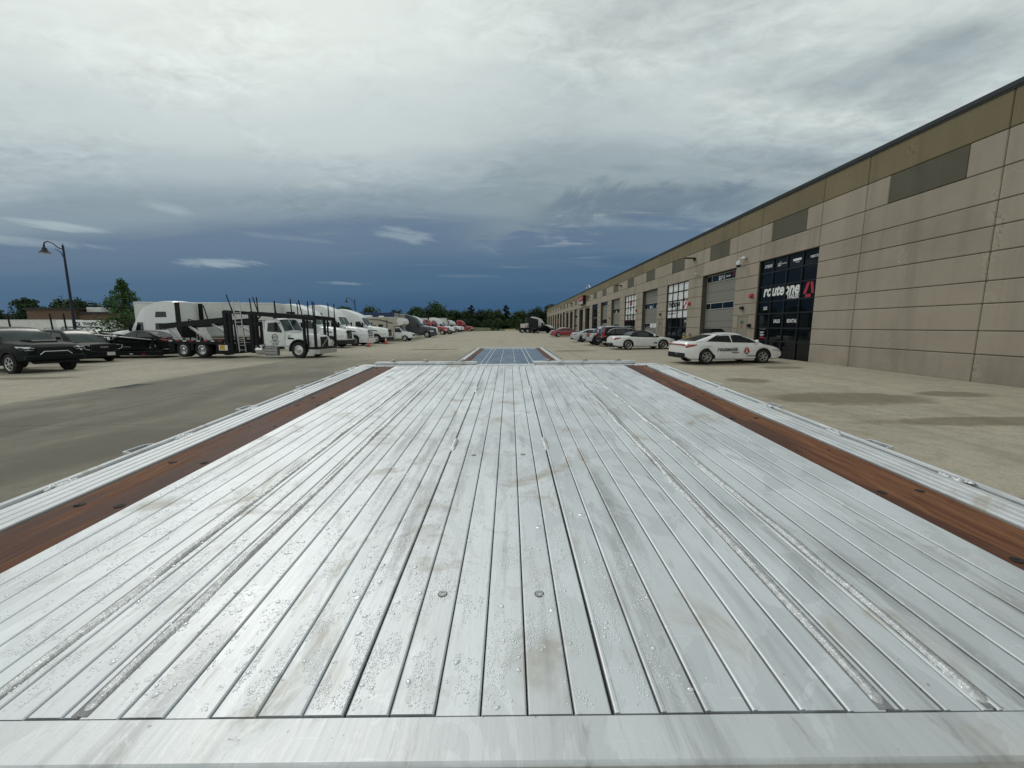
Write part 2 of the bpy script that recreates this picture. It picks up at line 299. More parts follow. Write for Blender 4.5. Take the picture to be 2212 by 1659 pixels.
# ------------------------------------------------------------------ geometry helpers
COL = sc.collection
def gz(x): return .012 * max(-40.0, min(30.0, x))            # the yard falls gently to the left
class MB:
    """collects simple shapes, then links them as one mesh object"""
    def __init__(s): s.v = []; s.f = []
    def add(s, vs, fs):
        o = len(s.v); s.v += [tuple(q) for q in vs]; s.f += [tuple(i + o for i in f) for f in fs]; return s
    def box(s, c, d, b=0.0, rot=None):
        hx, hy, hz = d[0] / 2, d[1] / 2, d[2] / 2
        if b <= 0:
            vs = [(x, y, z) for z in (-hz, hz) for y in (-hy, hy) for x in (-hx, hx)]
            fs = [(0, 2, 3, 1), (4, 5, 7, 6), (0, 1, 5, 4), (2, 6, 7, 3), (0, 4, 6, 2), (1, 3, 7, 5)]
        else:
            b = min(b, hx * .9, hy * .9, hz * .9); vs = []; ix = {}
            for sx in (-1, 1):
                for sy in (-1, 1):
                    for sz in (-1, 1):
                        for a in range(3):
                            p = [sx * hx, sy * hy, sz * hz]
                            for k in range(3):
                                if k != a: p[k] -= (sx, sy, sz)[k] * b
                            ix[(sx, sy, sz, a)] = len(vs); vs.append(tuple(p))
            fs = []
            for a in range(3):
                o1, o2 = [k for k in range(3) if k != a]
                for sg in (-1, 1):
                    q = []
                    for (p1, p2) in ((-1, -1), (1, -1), (1, 1), (-1, 1)):
                        k = [0, 0, 0]; k[a] = sg; k[o1] = p1; k[o2] = p2; q.append(ix[(*k, a)])
                    fs.append(tuple(q))
                for p1 in (-1, 1):
                    for p2 in (-1, 1):
                        k1 = [0, 0, 0]; k1[o1] = p1; k1[o2] = p2
                        ka = list(k1); ka[a] = -1; kb = list(k1); kb[a] = 1
                        fs.append((ix[(*ka, o1)], ix[(*kb, o1)], ix[(*kb, o2)], ix[(*ka, o2)]))
            for sx in (-1, 1):
                for sy in (-1, 1):
                    for sz in (-1, 1): fs.append(tuple(ix[(sx, sy, sz, a)] for a in range(3)))
        M = rot if rot is not None else None
        vs = [tuple((M @ Vector(p) if M else Vector(p)) + Vector(c)) for p in vs]
        return s.add(vs, fs)
    def span(s, x0, x1, y0, y1, z0, z1, b=0.0):
        return s.box(((x0 + x1) / 2, (y0 + y1) / 2, (z0 + z1) / 2), (abs(x1 - x0), abs(y1 - y0), abs(z1 - z0)), b)
    def bar(s, p, q, w, h=None, b=0.0):
        """rectangular bar from p to q"""
        p, q = Vector(p), Vector(q); d = q - p
        if d.length < 1e-6: return s
        rot = d.to_track_quat('Y', 'Z').to_matrix()
        return s.box((p + q) / 2, (w, d.length, h or w), b, rot)
    def tube(s, pts, r, n=8, r2=None):
        pts = [Vector(p) for p in pts]; rings = []
        for i, p in enumerate(pts):
            d = (pts[min(i + 1, len(pts) - 1)] - pts[max(i - 1, 0)]).normalized()
            q = d.to_track_quat('Z', 'Y'); rr = r if r2 is None else r + (r2 - r) * i / max(1, len(pts) - 1)
            rings.append([p + q @ Vector((math.cos(a) * rr, math.sin(a) * rr, 0)) for a in [2 * math.pi * k / n for k in range(n)]])
        return s.loft(rings)
    def loft(s, rings, caps=True, closed=True):
        n = len(rings[0]); vs = [p for r in rings for p in r]; fs = []
        for i in range(len(rings) - 1):
            for k in range(n if closed else n - 1):
                k2 = (k + 1) % n; fs.append((i * n + k, i * n + k2, (i + 1) * n + k2, (i + 1) * n + k))
        if caps: fs.append(tuple(range(n))[::-1]); fs.append(tuple((len(rings) - 1) * n + k for k in range(n)))
        return s.add(vs, fs)
    def lathe(s, prof, c=(0, 0, 0), axis='Y', n=24):
        rings = []
        for (r, h) in prof:
            ring = []
            for k in range(n):
                a = 2 * math.pi * k / n; q = (math.cos(a) * r, math.sin(a) * r)
                p = {'Y': (q[0], h, q[1]), 'Z': (q[0], q[1], h), 'X': (h, q[0], q[1])}[axis]
                ring.append((p[0] + c[0], p[1] + c[1], p[2] + c[2]))
            rings.append(ring)
        return s.loft(rings, False)
    def arc(s, prof, c, n=14, a0=-.15, a1=3.29):
        """part of a ring about the y axis: a wheel-arch lip"""
        rings = []
        for k in range(n + 1):
            a = a0 + (a1 - a0) * k / n; rings.append([(c[0] + math.cos(a) * r, c[1] + h, c[2] + math.sin(a) * r) for r, h in prof])
        return s.loft(rings, True, True)
    def prism(s, poly, axis, a, b):
        """polygon (two coordinates) pushed from a to b along an axis"""
        def P(q, h): return {'X': (h, q[0], q[1]), 'Y': (q[0], h, q[1]), 'Z': (q[0], q[1], h)}[axis]
        n = len(poly); vs = [P(q, a) for q in poly] + [P(q, b) for q in poly]
        fs = [tuple(range(n))[::-1], tuple(range(n, 2 * n))] + [(k, (k + 1) % n, n + (k + 1) % n, n + k) for k in range(n)]
        return s.add(vs, fs)
    def build(s, name, m, parent=None, smooth=None):
        me = bpy.data.meshes.new(name); me.from_pydata(s.v, [], s.f); me.update()
        bm = bmesh.new(); bm.from_mesh(me); bmesh.ops.recalc_face_normals(bm, faces=bm.faces); bm.to_mesh(me); bm.free()
        if smooth:
            me.shade_smooth(); me.set_sharp_from_angle(angle=R(smooth))
        me.materials.append(m); o = bpy.data.objects.new(name, me); COL.objects.link(o)
        if parent is not None: o.parent = parent
        return o
def tag(o, label=None, cat=None, group=None, kind=None):
    if label: o['label'] = label
    if cat: o['category'] = cat
    if group: o['group'] = group
    if kind: o['kind'] = kind
    return o
def thing(name, label, cat, loc=(0, 0, 0), rz=0.0, group=None):
    o = bpy.data.objects.new(name, None); COL.objects.link(o); o.empty_display_size = .2
    o.location = loc; o.rotation_euler = (0, 0, R(rz)); return tag(o, label, cat, group)
def part(name, mesh, m, parent):
    o = bpy.data.objects.new(name, mesh); COL.objects.link(o); o.parent = parent
    if m is not None and not mesh.materials: mesh.materials.append(m)
    return o
def text(name, s, size, m, parent, loc, frame, bold=0.0, shear=0.0, sx=1.0, align='LEFT', depth=.002):
    """lettering as a FONT object; frame = (reading direction, up direction)"""
    cu = bpy.data.curves.new(name, 'FONT'); cu.body = s; cu.size = size; cu.offset = bold * size; cu.shear = shear
    cu.align_x = align; cu.extrude = depth; cu.resolution_u = 3; cu.materials.append(m)
    o = bpy.data.objects.new(name, cu); COL.objects.link(o); o.parent = parent
    X, Y = Vector(frame[0]).normalized(), Vector(frame[1]).normalized(); Z = X.cross(Y)
    M = Matrix((X * sx, Y, Z)).transposed().to_4x4(); M.translation = Vector(loc); o.matrix_local = M
    return o
def curve1(ctrl):
    """smooth monotone-ish interpolation through (x, value) control points"""
    xs = [c[0] for c in ctrl]; ys = [c[1] for c in ctrl]; n = len(xs); m = []
    for i in range(n):
        if i == 0: m.append((ys[1] - ys[0]) / (xs[1] - xs[0]))
        elif i == n - 1: m.append((ys[-1] - ys[-2]) / (xs[-1] - xs[-2]))
        else:
            a = (ys[i] - ys[i - 1]) / (xs[i] - xs[i - 1]); b = (ys[i + 1] - ys[i]) / (xs[i + 1] - xs[i])
            m.append(0 if a * b <= 0 else 2 * a * b / (a + b))
    def f(x):
        if x <= xs[0]: return ys[0]
        if x >= xs[-1]: return ys[-1]
        i = max(k for k in range(n - 1) if xs[k] <= x); h = xs[i + 1] - xs[i]; t = (x - xs[i]) / h
        return (ys[i] * (2 * t ** 3 - 3 * t * t + 1) + m[i] * h * (t ** 3 - 2 * t * t + t) + ys[i + 1] * (-2 * t ** 3 + 3 * t * t) + m[i + 1] * h * (t ** 3 - t * t))
    return f
class Shell:
    """body lofted along x from half sections half(x) -> [(y, z) from the bottom edge up to the top centre]"""
    def __init__(s, half, xs): s.half = half; s.xs = xs
    def mesh(s, name, m, parent, smooth=38, bottom=True):
        rings = []
        for x in s.xs:
            h = s.half(x); rings.append([(x, y, z) for y, z in h] + [(x, -y, z) for y, z in h[-2::-1]])
        mb = MB().loft(rings, True, bottom); return mb.build(name, m, parent, smooth)
    def y_at(s, x, z):
        h = s.half(x)
        for (y0, z0), (y1, z1) in zip(h, h[1:]):
            if z0 <= z <= z1 or z1 <= z <= z0:
                return y0 + (y1 - y0) * ((z - z0) / (z1 - z0) if abs(z1 - z0) > 1e-6 else 0)
        return h[0][0] if z < h[0][1] else h[-1][0]
    def z_at(s, x, y):
        h = s.half(x); y = abs(y)
        for (y0, z0), (y1, z1) in list(zip(h, h[1:]))[::-1]:
            if min(y0, y1) <= y <= max(y0, y1) and abs(y0 - y1) > 1e-6: return z0 + (z1 - z0) * (y - y0) / (y1 - y0)
        return h[-1][1]
    def side(s, poly, sgn, off, mb=None, n=5):
        """panel proud of the side: poly = bottom line [(x, z)...] and top line [(x, z)...]"""
        mb = mb or MB(); lo, hi = poly; k = len(lo) - 1; vs = []; N = n + 1; M = 4
        for i in range(N):
            t = i / n * k; a = min(int(t), k - 1); fr = t - a
            x0, z0 = (lo[a][j] + (lo[a + 1][j] - lo[a][j]) * fr for j in (0, 1)); x1, z1 = (hi[a][j] + (hi[a + 1][j] - hi[a][j]) * fr for j in (0, 1))
            for q in range(M + 1):
                x = x0 + (x1 - x0) * q / M; z = z0 + (z1 - z0) * q / M; vs.append((x, sgn * (s.y_at(x, z) + off), z))
        W = M + 1; nv = len(vs); vs += [(x, y - sgn * .05, z) for x, y, z in vs]
        fs = [(i * W + q, i * W + q + 1, (i + 1) * W + q + 1, (i + 1) * W + q) for i in range(n) for q in range(M)]
        rim = [i * W for i in range(N)] + [(N - 1) * W + q for q in range(1, W)] + [i * W + M for i in range(N - 2, -1, -1)] + [q for q in range(M - 1, 0, -1)]
        fs += [(rim[i], rim[(i + 1) % len(rim)], rim[(i + 1) % len(rim)] + nv, rim[i] + nv) for i in range(len(rim))]
        return mb.add(vs, fs)
    def top(s, x0, x1, y0a, y0b, y1a, y1b, off, mb=None, n=6):
        """panel proud of the upper surface between stations x0 and x1; y-limits at either end"""
        mb = mb or MB(); vs = []
        for i in range(n + 1):
            t = i / n; x = x0 + (x1 - x0) * t; a = y0a + (y1a - y0a) * t; b = y0b + (y1b - y0b) * t
            for q in range(n + 1):
                y = a + (b - a) * q / n; vs.append((x, y, s.z_at(x, y) + off))
        W = n + 1; nv = len(vs); vs += [(x, y, z - .04) for x, y, z in vs]
        fs = [(i * W + q, i * W + q + 1, (i + 1) * W + q + 1, (i + 1) * W + q) for i in range(n) for q in range(n)]
        rim = [i * W for i in range(W)] + [n * W + q for q in range(1, W)] + [i * W + n for i in range(n - 1, -1, -1)] + [q for q in range(n - 1, 0, -1)]
        fs += [(rim[i], rim[(i + 1) % len(rim)], rim[(i + 1) % len(rim)] + nv, rim[i] + nv) for i in range(len(rim))]
        return mb.add(vs, fs)
_wheels = {}
def wheel_meshes(r, w, rr, style):
    k = (r, w, rr, style)
    if k in _wheels: return _wheels[k]
    h = w / 2; t = MB().lathe([(rr, -h * .8), (rr + (r - rr) * .5, -h), (r - .03, -h * .92), (r, -h * .7), (r, h * .7), (r - .03, h * .92), (rr + (r - rr) * .5, h), (rr, h * .8), (rr * .6, h * .6), (.001, h * .6)], n=28)
    ri = MB(); f = -h * .86                                           # outer face looks to -Y
    if style == 'truck':
        ri.lathe([(rr, f), (rr * .93, f - .004), (rr * .86, f + .05), (rr * .30, f + .045), (rr * .28, f - .03), (rr * .2, f - .05), (.001, f - .05)], n=28)
    elif style == 'dual':
        ri.lathe([(rr, f), (rr * .92, f - .004), (rr * .84, f + .16), (rr * .45, f + .17), (rr * .42, f + .02), (rr * .2, f), (.001, f)], n=28)
    else:
        ri.lathe([(rr, f), (rr * .95, f - .006), (rr * .86, f + .012), (rr * .84, f + .07)], n=28)
        ri.lathe([(rr * .22, f + .03), (rr * .20, f - .004), (.001, f - .006)], n=12)
        ns = {'five': 5, 'multi': 14, 'turbine': 6, 'six': 6, 'split': 6}[style]
        for i in range(ns):
            a = 2 * math.pi * i / ns + .3; b = a + (.55 if style == 'turbine' else .0); wd = {'multi': .018, 'split': .055, 'turbine': .075, 'five': .085, 'six': .075}[style]
            ri.bar((math.cos(a) * rr * .16, f + .006, math.sin(a) * rr * .16), (math.cos(b) * rr * .9, f + .01, math.sin(b) * rr * .9), .02, wd) if False else None
            p, q = Vector((math.cos(a) * rr * .16, 0, math.sin(a) * rr * .16)), Vector((math.cos(b) * rr * .89, 0, math.sin(b) * rr * .89))
            d = (q - p); nrm = Vector((-d.z, 0, d.x)).normalized() * wd / 2
            poly = [(p - nrm * .7), (p + nrm * .7), (q + nrm), (q - nrm)]
            ri.prism([(v.x, v.z) for v in poly], 'Y', f + .002, f + .03)
    out = []
    for mb, nm, m in ((t, 'wheel', RUBBER), (ri, 'rim', None)):
        me = bpy.data.meshes.new(nm); me.from_pydata(mb.v, [], mb.f); me.update()
        bm = bmesh.new(); bm.from_mesh(me); bmesh.ops.recalc_face_normals(bm, faces=bm.faces); bm.to_mesh(me); bm.free()
        me.shade_smooth(); me.set_sharp_from_angle(angle=R(35))
        if m: me.materials.append(m)
        out.append(me)
    _wheels[k] = out; return out
_rimm = {}
def wheel(parent, x, y, r, w, rr, style, rim_m, turn=0):
    t, ri = wheel_meshes(r, w, rr, style); key = (ri.name, rim_m.name)
    if key not in _rimm:
        c = ri.copy(); c.materials.clear(); c.materials.append(rim_m); _rimm[key] = c
    o = part('wheel', t, None, parent); o.location = (x, y, r); o.rotation_euler = (0, 0, (0 if y < 0 else math.pi) + R(turn))
    part('rim', _rimm[key], None, o)
    if style not in ('truck', 'dual'):
        k2 = ('disc', r, w, rr)
        if k2 not in _rimm:
            mb = MB().lathe([(rr * .90, -w / 2 * .86 + .075), (.001, -w / 2 * .86 + .08)], n=20); q = bpy.data.meshes.new('brake_disc'); q.from_pydata(mb.v, [], mb.f); q.update(); q.materials.append(BLACKP); _rimm[k2] = q
        part('brake_disc', _rimm[k2], None, o)
    return o
# ------------------------------------------------------------------ cars
def car(name, label, cat, x, y, rz, body_m, L, W, top, roof, belt_x, wb, rw=.33, style='five', rim_m=ALLOY, zb=.2, doors=2, sgroup=None,
        windows=(), scale=1.0, kind='sedan', roof_m=None, glass=GLASS, wx=0.0, tw=.24, trim=None, lights=True, rr=None):
    """top: (x, z) line of boot, waist and bonnet; roof: (x, z) line of the cabin from rear glass foot to windscreen foot"""
    t = thing(name, label, cat, (x, y, gz(x)), rz, sgroup); t.scale = (scale,) * 3
    ft = curve1(top); ax = (-wb / 2 + wx, wb / 2 + wx); R_ = rw + .065; h = W / 2
    plan = lambda q: h * (1 - .30 * max(0, abs(q) / (L / 2) - .72) ** 1.6 / .28 ** 1.6 * .55)
    def half(q):
        zt = ft(q); z0 = zb + .10 * max(0, abs(q) / (L / 2) - .86) / .14; w = plan(q)
        for a in ax:
            d = abs(q - a)
            if d < R_: z0 = max(z0, rw + math.sqrt(R_ * R_ - d * d) * .98)
        z0 = min(z0, zt - .16); k = zt - z0
        return [(w * .97 if z0 > zb + .12 else w * .90, z0), (w * .995, z0 + min(.06, k * .2)), (w, z0 + k * .50), (w * .985, zt - min(.12, k * .3)), (w * .93, zt - .035), (w * .80, zt), (w * .4, zt + .025), (0, zt + .03)]
    xs = sorted({-L / 2 + L * i / 34 for i in range(35)} | {a + R_ * s for a in ax for s in (-1.001, -.999, -.95, -.86, -.7, -.5, -.25, 0, .25, .5, .7, .86, .95, .999, 1.001)})
    sh = Shell(half, xs); sh.mesh('body', body_m, t, bottom=False)
    MB().span(-L / 2 + .25, L / 2 - .25, -h * .80, h * .80, zb + .02, ft(0) - .2, .05).build('underbody', PLASTIC, t)
    # cabin
    fr = curve1(roof); x0, x1 = roof[0][0], roof[-1][0]; zr = max(z for _, z in roof)
    def half2(q):
        zt = max(fr(q), ft(q) + .012); zl = ft(q) - .04; k = max(0.0, (zt - ft(q)) / (zr - ft(0)))
        wb_ = plan(q) * .935; wt = wb_ - (.30 if kind != 'truck' else .2) * k
        return [(wb_, zl), (wb_ - .008, zl + .045), (wb_ + (wt - wb_) * .80, zl + (zt - zl) * .80), (wt - .03, zt - .035 * k), (wt * .8, zt - .008 * k), (wt * .4, zt + .012 * k), (0, zt + .018 * k)]
    xs2 = [x0 + (x1 - x0) * i / 30 for i in range(31)]
    cb = Shell(half2, xs2); cb.mesh('cabin', roof_m or body_m, t)
    # glass: screen and rear window lie on the sloping ends of the roof line
    (xa, xb), (xc, xd) = belt_x                                # rear glass foot-top, windscreen top-foot
    for nm, p, q in (('rear_window', xa, xb), ('windshield', xd, None if xc is None else xc + .14 * (xd - xc))):
        if p is None: continue
        yb = half2(p)[0][0] * .80; yt = (half2(q)[3][0]) * .86
        cb.top(p, q, -yb, yb, -yt, yt, .008).build(nm, WGLASS if nm == 'windshield' else glass, t, 30)
    for sgn in (-1, 1):
        for win in windows: cb.side(win, sgn, .008).build('side_window', glass, t, 30)
    # doors, sills, lights, mirrors
    dx0, dx1 = (roof[0][0] + .35, x1 - .25) if kind == 'sedan' else (ax[0] + R_ * .6, x1 - .05)
    if kind == 'truck': dx0 = x0 + .1
    seg = (dx1 - dx0) / doors
    for sgn in (-1, 1):
        for i in range(doors):
            a, b = dx0 + seg * i + .012, dx0 + seg * (i + 1) - .012
            lo = [(max(a, ax[0] + R_ + .03) if i == 0 else a, zb + .14), ((a + b) / 2, zb + .14), (min(b, ax[1] - R_ - .03) if i == doors - 1 else b, zb + .14)]
            up = [(a, ft(a) - .05), ((a + b) / 2, ft((a + b) / 2) - .05), (b, ft(b) - .05)]
            d = sh.side((lo, up), sgn, .010).build('door', body_m, t, 30)
            MB().box((a + .22, sgn * (sh.y_at(a + .2, ft(a) - .17) + .025), ft(a) - .17), (.2, .03, .03), .01).build('door_handle', trim or body_m, d)
        sh.side(([(ax[0] + R_ + .05, zb + .01), (ax[1] - R_ - .05, zb + .01)], [(ax[0] + R_ + .05, zb + .1), (ax[1] - R_ - .05, zb + .1)]), sgn, .012).build('sill', PLASTIC if trim else body_m, t)
        mx = x1 - .38 if kind != 'truck' else x1 - .2; my = sgn * (plan(mx) * .96 + .09)
        MB().box((mx, my, ft(mx) + .1), (.12, .2, .15), .045).build('mirror', trim or body_m, t, 40)
        if lights:
            e = L / 2; zt = ft(e - .2); sh.side(([(e - .5, zt - .13), (e - .04, zt - .20)], [(e - .55, zt - .06), (e - .06, zt - .085)]), sgn, .012).build('headlight', HEADL, t)
            zt = ft(-e + .1); sh.side(([(-e + .02, zt - .24), (-e + .38, zt - .15)], [(-e + .02, zt - .08), (-e + .5, zt - .08)]), sgn, .012).build('taillight', TAILL, t)
    e = L / 2; zt = ft(e)
    MB().box((e - .01, 0, zt - .22), (.06, W * .48, .12), .02).build('grille', PLASTIC, t)
    MB().box((e - .02, 0, zb + .16), (.09, W * .62, .13), .03).build('front_bumper_trim', PLASTIC, t)
    MB().box((-e + .0, 0, zb + .16), (.09, W * .66, .18), .03).build('rear_bumper_trim', PLASTIC, t)
    MB().box((-e - .03, 0, ft(-e) - .36), (.02, .32, .16), .005).build('license_plate', PLATE, t)
    for a in ax:
        for sgn in (-1, 1): wheel(t, a, sgn * (h - tw / 2 - .005), rw, tw, rr or rw * .66, style, rim_m)
    return t, sh, cb, ft
# ------------------------------------------------------------------ conventional tractors
def tractor(label, x, y, rz, m, zroof=3.9, sleeper=2.35, dark=False, grp=None, bumper_m=None, grille_m=None, roof_m=None, cat='truck', detail=True, name='semi_tractor', rimm=CHROME, extender=True):
    """origin on the ground under the front bumper's centre; the cab faces +X"""
    t = thing(name, label, cat, (x, y, gz(x)), rz, grp); roof_m = roof_m or m
    fw, rw = -1.28, .51                                        # front axle, tyre radius
    tp = curve1([(-2.62, 2.02), (-1.8, 1.93), (-.9, 1.80), (-.35, 1.66), (-.08, 1.48), (0, 1.30)])
    wd = curve1([(-2.62, 1.04), (-1.4, 1.10), (-.5, 1.06), (-.12, .96), (0, .86)])
    def half(q):
        zt = tp(q); w = wd(q); z0 = .62
        d = abs(q - fw)
        if d < rw + .12: z0 = max(z0, rw + math.sqrt((rw + .12) ** 2 - d * d))
        z0 = min(z0, zt - .35); k = zt - z0
        return [(w, z0), (w * 1.01, z0 + .05), (w * 1.0, z0 + k * .4), (w * .93, z0 + k * .68), (w * .80, zt - .07), (w * .62, zt), (0, zt + .05)]
    xs = sorted({-2.62 + 2.62 * i / 16 for i in range(17)} | {fw + (rw + .12) * s for s in (-1, -.99, -.9, -.7, -.4, 0, .4, .7, .9, .99, 1)})
    hd = Shell(half, xs); hd.mesh('hood', m, t, 34, False)
    back = -3.75 - sleeper
    cp = [(back, zroof - .10), (back + .25, zroof - .02), (back + .9, zroof), (-3.55, zroof - (.55 if sleeper > .5 else .0)), (-3.05, 2.98), (-2.52, 2.0)] if sleeper > .5 else [(back, 2.92), (-3.3, 2.95), (-3.02, 2.88), (-2.52, 2.0)]
    ct = curve1(cp); cw = curve1([(back, 1.22), (-3.9, 1.22), (-3.3, 1.14), (-2.52, 1.04)])
    def half2(q):
        zt = ct(q); w = cw(q); z1 = min(1.9, zt - .1); up = max(0, zt - 2.0)
        return [(w * .98, .78), (w, .9), (w, 1.35), (w * .995, z1), (w * (1 - .075 * min(1, up)), z1 + (zt - z1) * .75), (w * (1 - .12 * min(1, up)), zt - .05), (w * .68, zt), (0, zt + .04)]
    cb = Shell(half2, [back + (-2.52 - back) * i / 36 for i in range(37)]); cb.mesh('cab', roof_m, t, 34)
    # windscreen in two panes on the sloping front of the cab
    for sgn in (-1, 1): cb.top(-2.60, -3.00, sgn * .03, sgn * .93, sgn * .03, sgn * .82, .012).build('windshield', WGLASS, t, 30)
    for sgn in (-1, 1):
        d = cb.side(([(-3.72, .95), (-2.66, .95)], [(-3.72, 2.62), (-3.02, 2.66)]), sgn, .014).build('door', m, t, 30)
        cb.side(([(-3.62, 1.82), (-2.82, 1.76)], [(-3.60, 2.5), (-3.08, 2.52)]), sgn, .024).build('side_window', GLASS, d, 30)
        if sleeper > .5:
            cb.side(([(back + .72, 1.95), (back + 1.62, 1.95)], [(back + .72, 2.44), (back + 1.60, 2.44)]), sgn, .012).build('sleeper_window', GLASS, t, 30)
            cb.side(([(back + .68, 2.90), (back + 1.60, 2.90)], [(back + .72, 3.32), (back + 1.52, 3.32)]), sgn, .012).build('sleeper_window', GLASS, t, 30)
            if extender: MB().span(back - .42, back - .02, sgn * 1.14 - .02, sgn * 1.14 + .02, 1.0, zroof - .12, .015).build('side_extender', BLACKP, t)
        hd.side(([(-.62, 1.02), (-.10, 1.0)], [(-.75, 1.22), (-.16, 1.22)]), sgn, .012).build('headlight', HEADL, t)
        hd.side(([(-1.9, 1.52), (-1.05, 1.38)], [(-1.95, 1.60), (-1.2, 1.50)]), sgn, .010).build('hood_vent', PLASTIC, t)
        MB().box((-2.72, sgn * 1.36, 2.12), (.16, .20, .62), .05).bar((-2.6, sgn * 1.08, 2.2), (-2.72, sgn * 1.3, 2.2), .04).build('mirror', PLASTIC, t, 40)
        MB().bar((-.9, sgn * .86, 1.78), (-.72, sgn * 1.02, 2.02), .03).box((-.72, sgn * 1.04, 2.1), (.1, .14, .2), .03).build('hood_mirror', PLASTIC, t, 40)
        MB().span(back + .1, -2.4, sgn * 1.16 - .05, sgn * 1.16 + .05, .34, .80, .03).build('side_skirt', m, t)
        MB().box((-2.9, sgn * 1.17, .48), (.5, .1, .1), .01).build('step', ALLOY, t)
        wheel(t, fw, sgn * .98, rw, .28, .30, 'truck', rimm)
    MB().box((-.02, 0, 1.22), (.10, .98, .82), .05).build('grille', grille_m or DARKSTEEL, t)
    MB().bar((.045, -.42, .9), (.045, .42, 1.52), .03, .05).build('grille_bar', CHROME, t)
    MB().prism([(.06, -1.02), (.06, 1.02), (-.18, 1.20), (-.7, 1.22), (-.7, -1.22), (-.18, -1.20)], 'Z', .34, .74).build('bumper', bumper_m or DARKSTEEL, t)
    rear = back - 3.1
    MB().span(rear, -2.4, -.42, -.30, .78, 1.02).span(rear, -2.4, .30, .42, .78, 1.02).span(rear, rear + .1, -.42, .42, .78, 1.0).build('frame_rail', DARKSTEEL, t)
    MB().box((rear + 1.35, 0, 1.12), (.95, .9, .1), .03).build('fifth_wheel', DARKSTEEL, t)
    for ax in (rear + .65, rear + 1.97):
        for sgn in (-1, 1): wheel(t, ax, sgn * .93, rw, .55, .30, 'dual', rimm)
    MB().box((-3.3, 0, .72), (1.6, 1.9, .5), .05).build('chassis_floor', DARKSTEEL, t)
    return t, hd, cb
def box_trailer(label, x, y, rz, L, m, zt=4.1, zb=1.15, ribs=True, name='box_trailer', cat='trailer', end_m=None, rear_right=True, wheels=True):
    """x is the front end; the box runs back along local -X"""
    t = thing(name, label, cat, (x, y, gz(x)), rz)
    MB().span(-L, 0, -1.29, 1.29, zb, zt, .03).build('trailer_body', m, t)
    k = max(2, int(L / 1.25))
    if ribs:
        for sgn in (-1, 1):
            for i in range(k + 1):
                q = -L + L * i / k; q = min(-.03, max(-L + .03, q))
                MB().box((q, sgn * 1.297, (zb + zt) / 2), (.045, .016, zt - zb - .22), .004).build('side_rib', m, t)
            MB().span(-L, 0, sgn * 1.30 - .012, sgn * 1.30 + .012, zt - .12, zt - .02).build('top_rail', ALLOY, t)
            MB().span(-L, 0, sgn * 1.30 - .012, sgn * 1.30 + .012, zb, zb + .12).build('bottom_rail', ALLOY, t)
    MB().span(-.02, .02, -1.27, 1.27, zb + .05, zt - .05).build('front_panel', end_m or m, t)
    if wheels:
        for ax in (-L + 1.4, -L + 2.7):
            for sgn in (-1, 1): wheel(t, ax, sgn * .93, .51, .55, .30, 'dual', ALLOY)
        MB().span(-L + .4, -L + 3.6, -.55, .55, .55, zb).build('bogie', DARKSTEEL, t)
        for sgn in (-1, 1): MB().box((-2.7, sgn * .8, .6), (.14, .14, 1.15), .01).build('landing_leg', DARKSTEEL, t)
    return t
# ------------------------------------------------------------------ setting: ground, yard slabs, grass, far hills
def sheet(name, xs, y0, y1, m, dz, parent=None, label=None):
    vs = []; fs = []
    for i, x in enumerate(xs):
        vs += [(x, y0, gz(x) + dz), (x, y1, gz(x) + dz)]
        if i: fs.append((2 * i - 2, 2 * i, 2 * i + 1, 2 * i - 1))
    o = MB().add(vs, fs).build(name, m, parent); tag(o, kind='structure'); return o
GROUND = concrete_ground('ground_dirt', (.20, .185, .15), (.27, .25, .20))
YARD = concrete_ground('yard_concrete', (.395, .355, .285), (.49, .445, .36),
    stains=[(8.3, 9.95, 1.9, .85), (8.7, 7.45, 2.3, .36), (11.2, 10.3, .95, .45), (7.7, 13.3, .7, .65), (11.2, 17.1, .9, .6), (9.6, 18.6, 1.6, .35), (4.5, 30, 1.6, .9), (-6.5, 34, 2.2, .9), (9.8, 5.0, 1.2, .3)],
    wetband=(-13.1, -1.0, 14.0, 34.0))
LOT = concrete_ground('parking_lot_concrete', (.385, .352, .285), (.475, .435, .355), stains=[(-19.5, 16.4, 2.2, .5), (-24, 21.5, 2.5, .5)])
JOINT = simple('joint_filler', (.055, .05, .042), .9)
GRASS_G = simple('dry_grass_ground', (.075, .085, .030), .95, var=.45, scale=.35)
sheet('ground', (-1500, -40, 30, 1500), -400, 2200, GROUND, -.06)
sheet('parking_lot', (-150, -40, -13.12), -40, 159, LOT, 0.0)
pav = bpy.data.objects.new('pavement', None); COL.objects.link(pav); tag(pav, kind='structure')
sheet('joint_bed', (-13.2, 13.99), -30, 159.5, JOINT, -.018, pav)
XB_ = [-13.1, -9.3, -5.4, -1.5, 2.4, 6.3, 10.2, 13.985]; YB = [-7.6 + 3.9 * i for i in range(18)]; YB += [YB[-1] + 7.8 * (i + 1) for i in range(13)]; YB[-1] = 159
